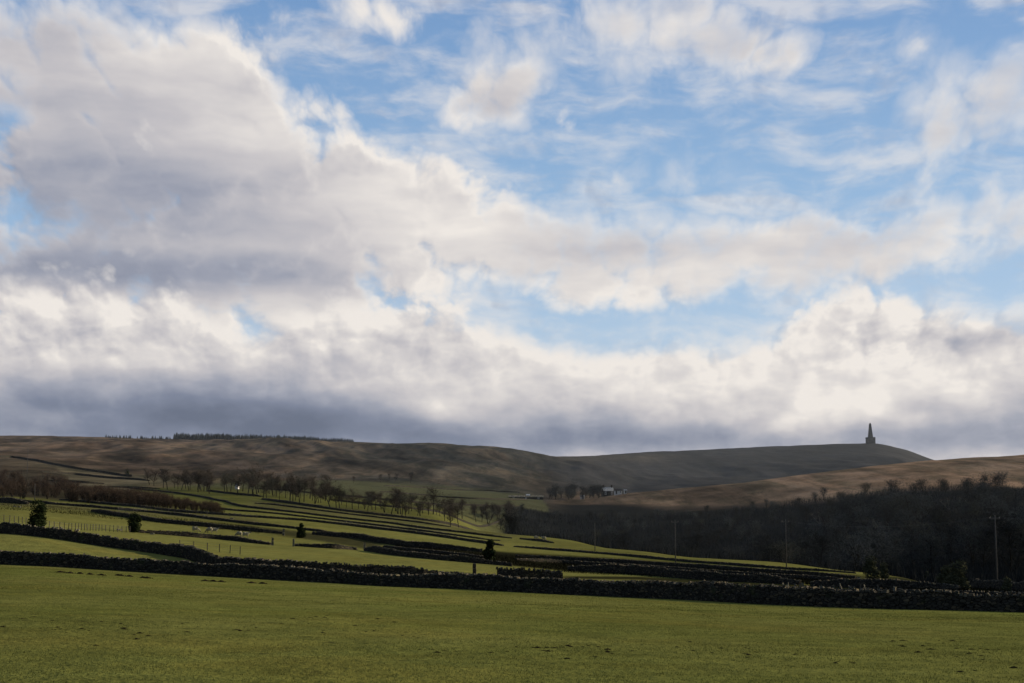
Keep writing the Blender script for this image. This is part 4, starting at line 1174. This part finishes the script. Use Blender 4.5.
def blades(name, n, sampler, hmin, hmax, wid, mat, lean=0.5):
    x, y = sampler(n); n = len(x); z = ground(x, y)
    h = rng.uniform(hmin, hmax, n); a = rng.uniform(0, 6.283, n); l = rng.normal(0, lean, (n, 2)) * h[:, None]
    w = wid * rng.uniform(0.6, 1.3, n)
    dx, dy = np.cos(a) * w, np.sin(a) * w
    v = np.empty((n, 3, 3))
    v[:, 0] = np.stack([x - dx, y - dy, z - 0.01], -1); v[:, 1] = np.stack([x + dx, y + dy, z - 0.01], -1)
    v[:, 2] = np.stack([x + l[:, 0], y + l[:, 1], z + h], -1)
    o = mesh_np(name, v.reshape(-1, 3), np.arange(n * 3).reshape(n, 3), mat)
    return o
def fan(y0, y1, power=1.0, clump=0.0):
    def f(n):
        y = np.sqrt(rng.uniform(y0 ** 2, y1 ** 2, n) if power == 2 else rng.uniform(y0, y1, n) ** 2)
        x = rng.uniform(-0.375, 0.375, n) * y
        if clump:
            keep = fbm(x / 0.7, y / 0.7, 3, 55) + 0.5 * fbm(x / 6, y / 6, 3, 58) > clump * rng.uniform(-1, 1, n)
            return x[keep], y[keep]
        return x, y
    return f
g = blades('field_grass', 420000, fan(18, 75, 1, 0.35), 0.010, 0.034, 0.005, M_GRASS, 0.7); tag(g, kind='stuff')
g = blades('field_grass', 120000, fan(60, 135, 1, 0.3), 0.015, 0.05, 0.014, M_GRASS, 0.7); tag(g, kind='stuff')

def along(rows):
    """random points of the ground inside a strip of the hillside, given by distance"""
    def f(n):
        xs, ys = [], []
        for (p0, p1, y0a, y0b, y1a, y1b, share) in rows:
            m = int(n * share); px = rng.uniform(p0, p1, m); q = (px - p0) / (p1 - p0)
            y = (y0a * (1 - q) + y0b * q) + rng.uniform(0, 1, m) * ((y1a - y0a) * (1 - q) + (y1b - y0b) * q)
            x = np.array([bearing(p) for p in px]) * y
            keep = fbm(x / 2.2, y / 3.0, 3, 66) > rng.uniform(-0.25, 0.12, m)
            xs.append(x[keep]); ys.append(y[keep])
        return np.concatenate(xs), np.concatenate(ys)
    return f
tuft = blades('rushes', 130000, along([(395, 860, 232, 195, 300, 250, 0.45), (560, 1060, 139, 105, 156, 135, 0.22), (860, 1060, 145, 150, 200, 185, 0.12), (395, 480, 132, 130, 146, 146, 0.04),
                                       (300, 480, 150, 152, 160, 160, 0.05), (-40, 260, 300, 300, 380, 330, 0.12)]), 0.12, 0.5, 0.025, M_RUSH, 0.4)
def wood_floor(n):
    px = rng.uniform(505, 1075, n)
    lo = np.interp(px, [505, 560, 640, 768, 870, 936, 1024, 1075], [455, 445, 395, 345, 305, 300, 260, 240])
    hi = np.interp(px, [505, 560, 600, 640, 700, 740, 768, 800, 850, 900, 960, 1024, 1075], [775, 775, 775, 772, 765, 765, 770, 768, 765, 750, 730, 690, 665])
    y = lo + (hi - lo) * rng.uniform(0, 1, n); x = (px - W / 2) / F * y
    keep = fbm(x / 9, y / 12, 3, 70) > rng.uniform(-0.3, 0.1, n)
    return x[keep], y[keep]
under = blades('undergrowth', 150000, wood_floor, 0.6, 3.4, 0.07, M_BRUSH, 0.3)
tag(under, kind='stuff')
tag(tuft, kind='stuff')

# thin haze lying over the far valley and moors
hz = MB(); hz.box((0, 2050, 40), (5200, 3500, 420))
def haze_material():
    m = bpy.data.materials.new('thin_valley_haze'); m.use_nodes = True
    t = NT(m.node_tree)
    v = t.n('ShaderNodeVolumeScatter'); v.inputs['Color'].default_value = (0.80, 0.88, 1.0, 1); v.inputs['Density'].default_value = 3.4e-5; v.inputs['Anisotropy'].default_value = 0.25
    o = t.n('ShaderNodeOutputMaterial'); t.t.links.new(v.outputs[0], o.inputs['Volume'])
    return m
haze = hz.build('haze', haze_material()); tag(haze, kind='stuff')
scene.cycles.volume_bounces = 0
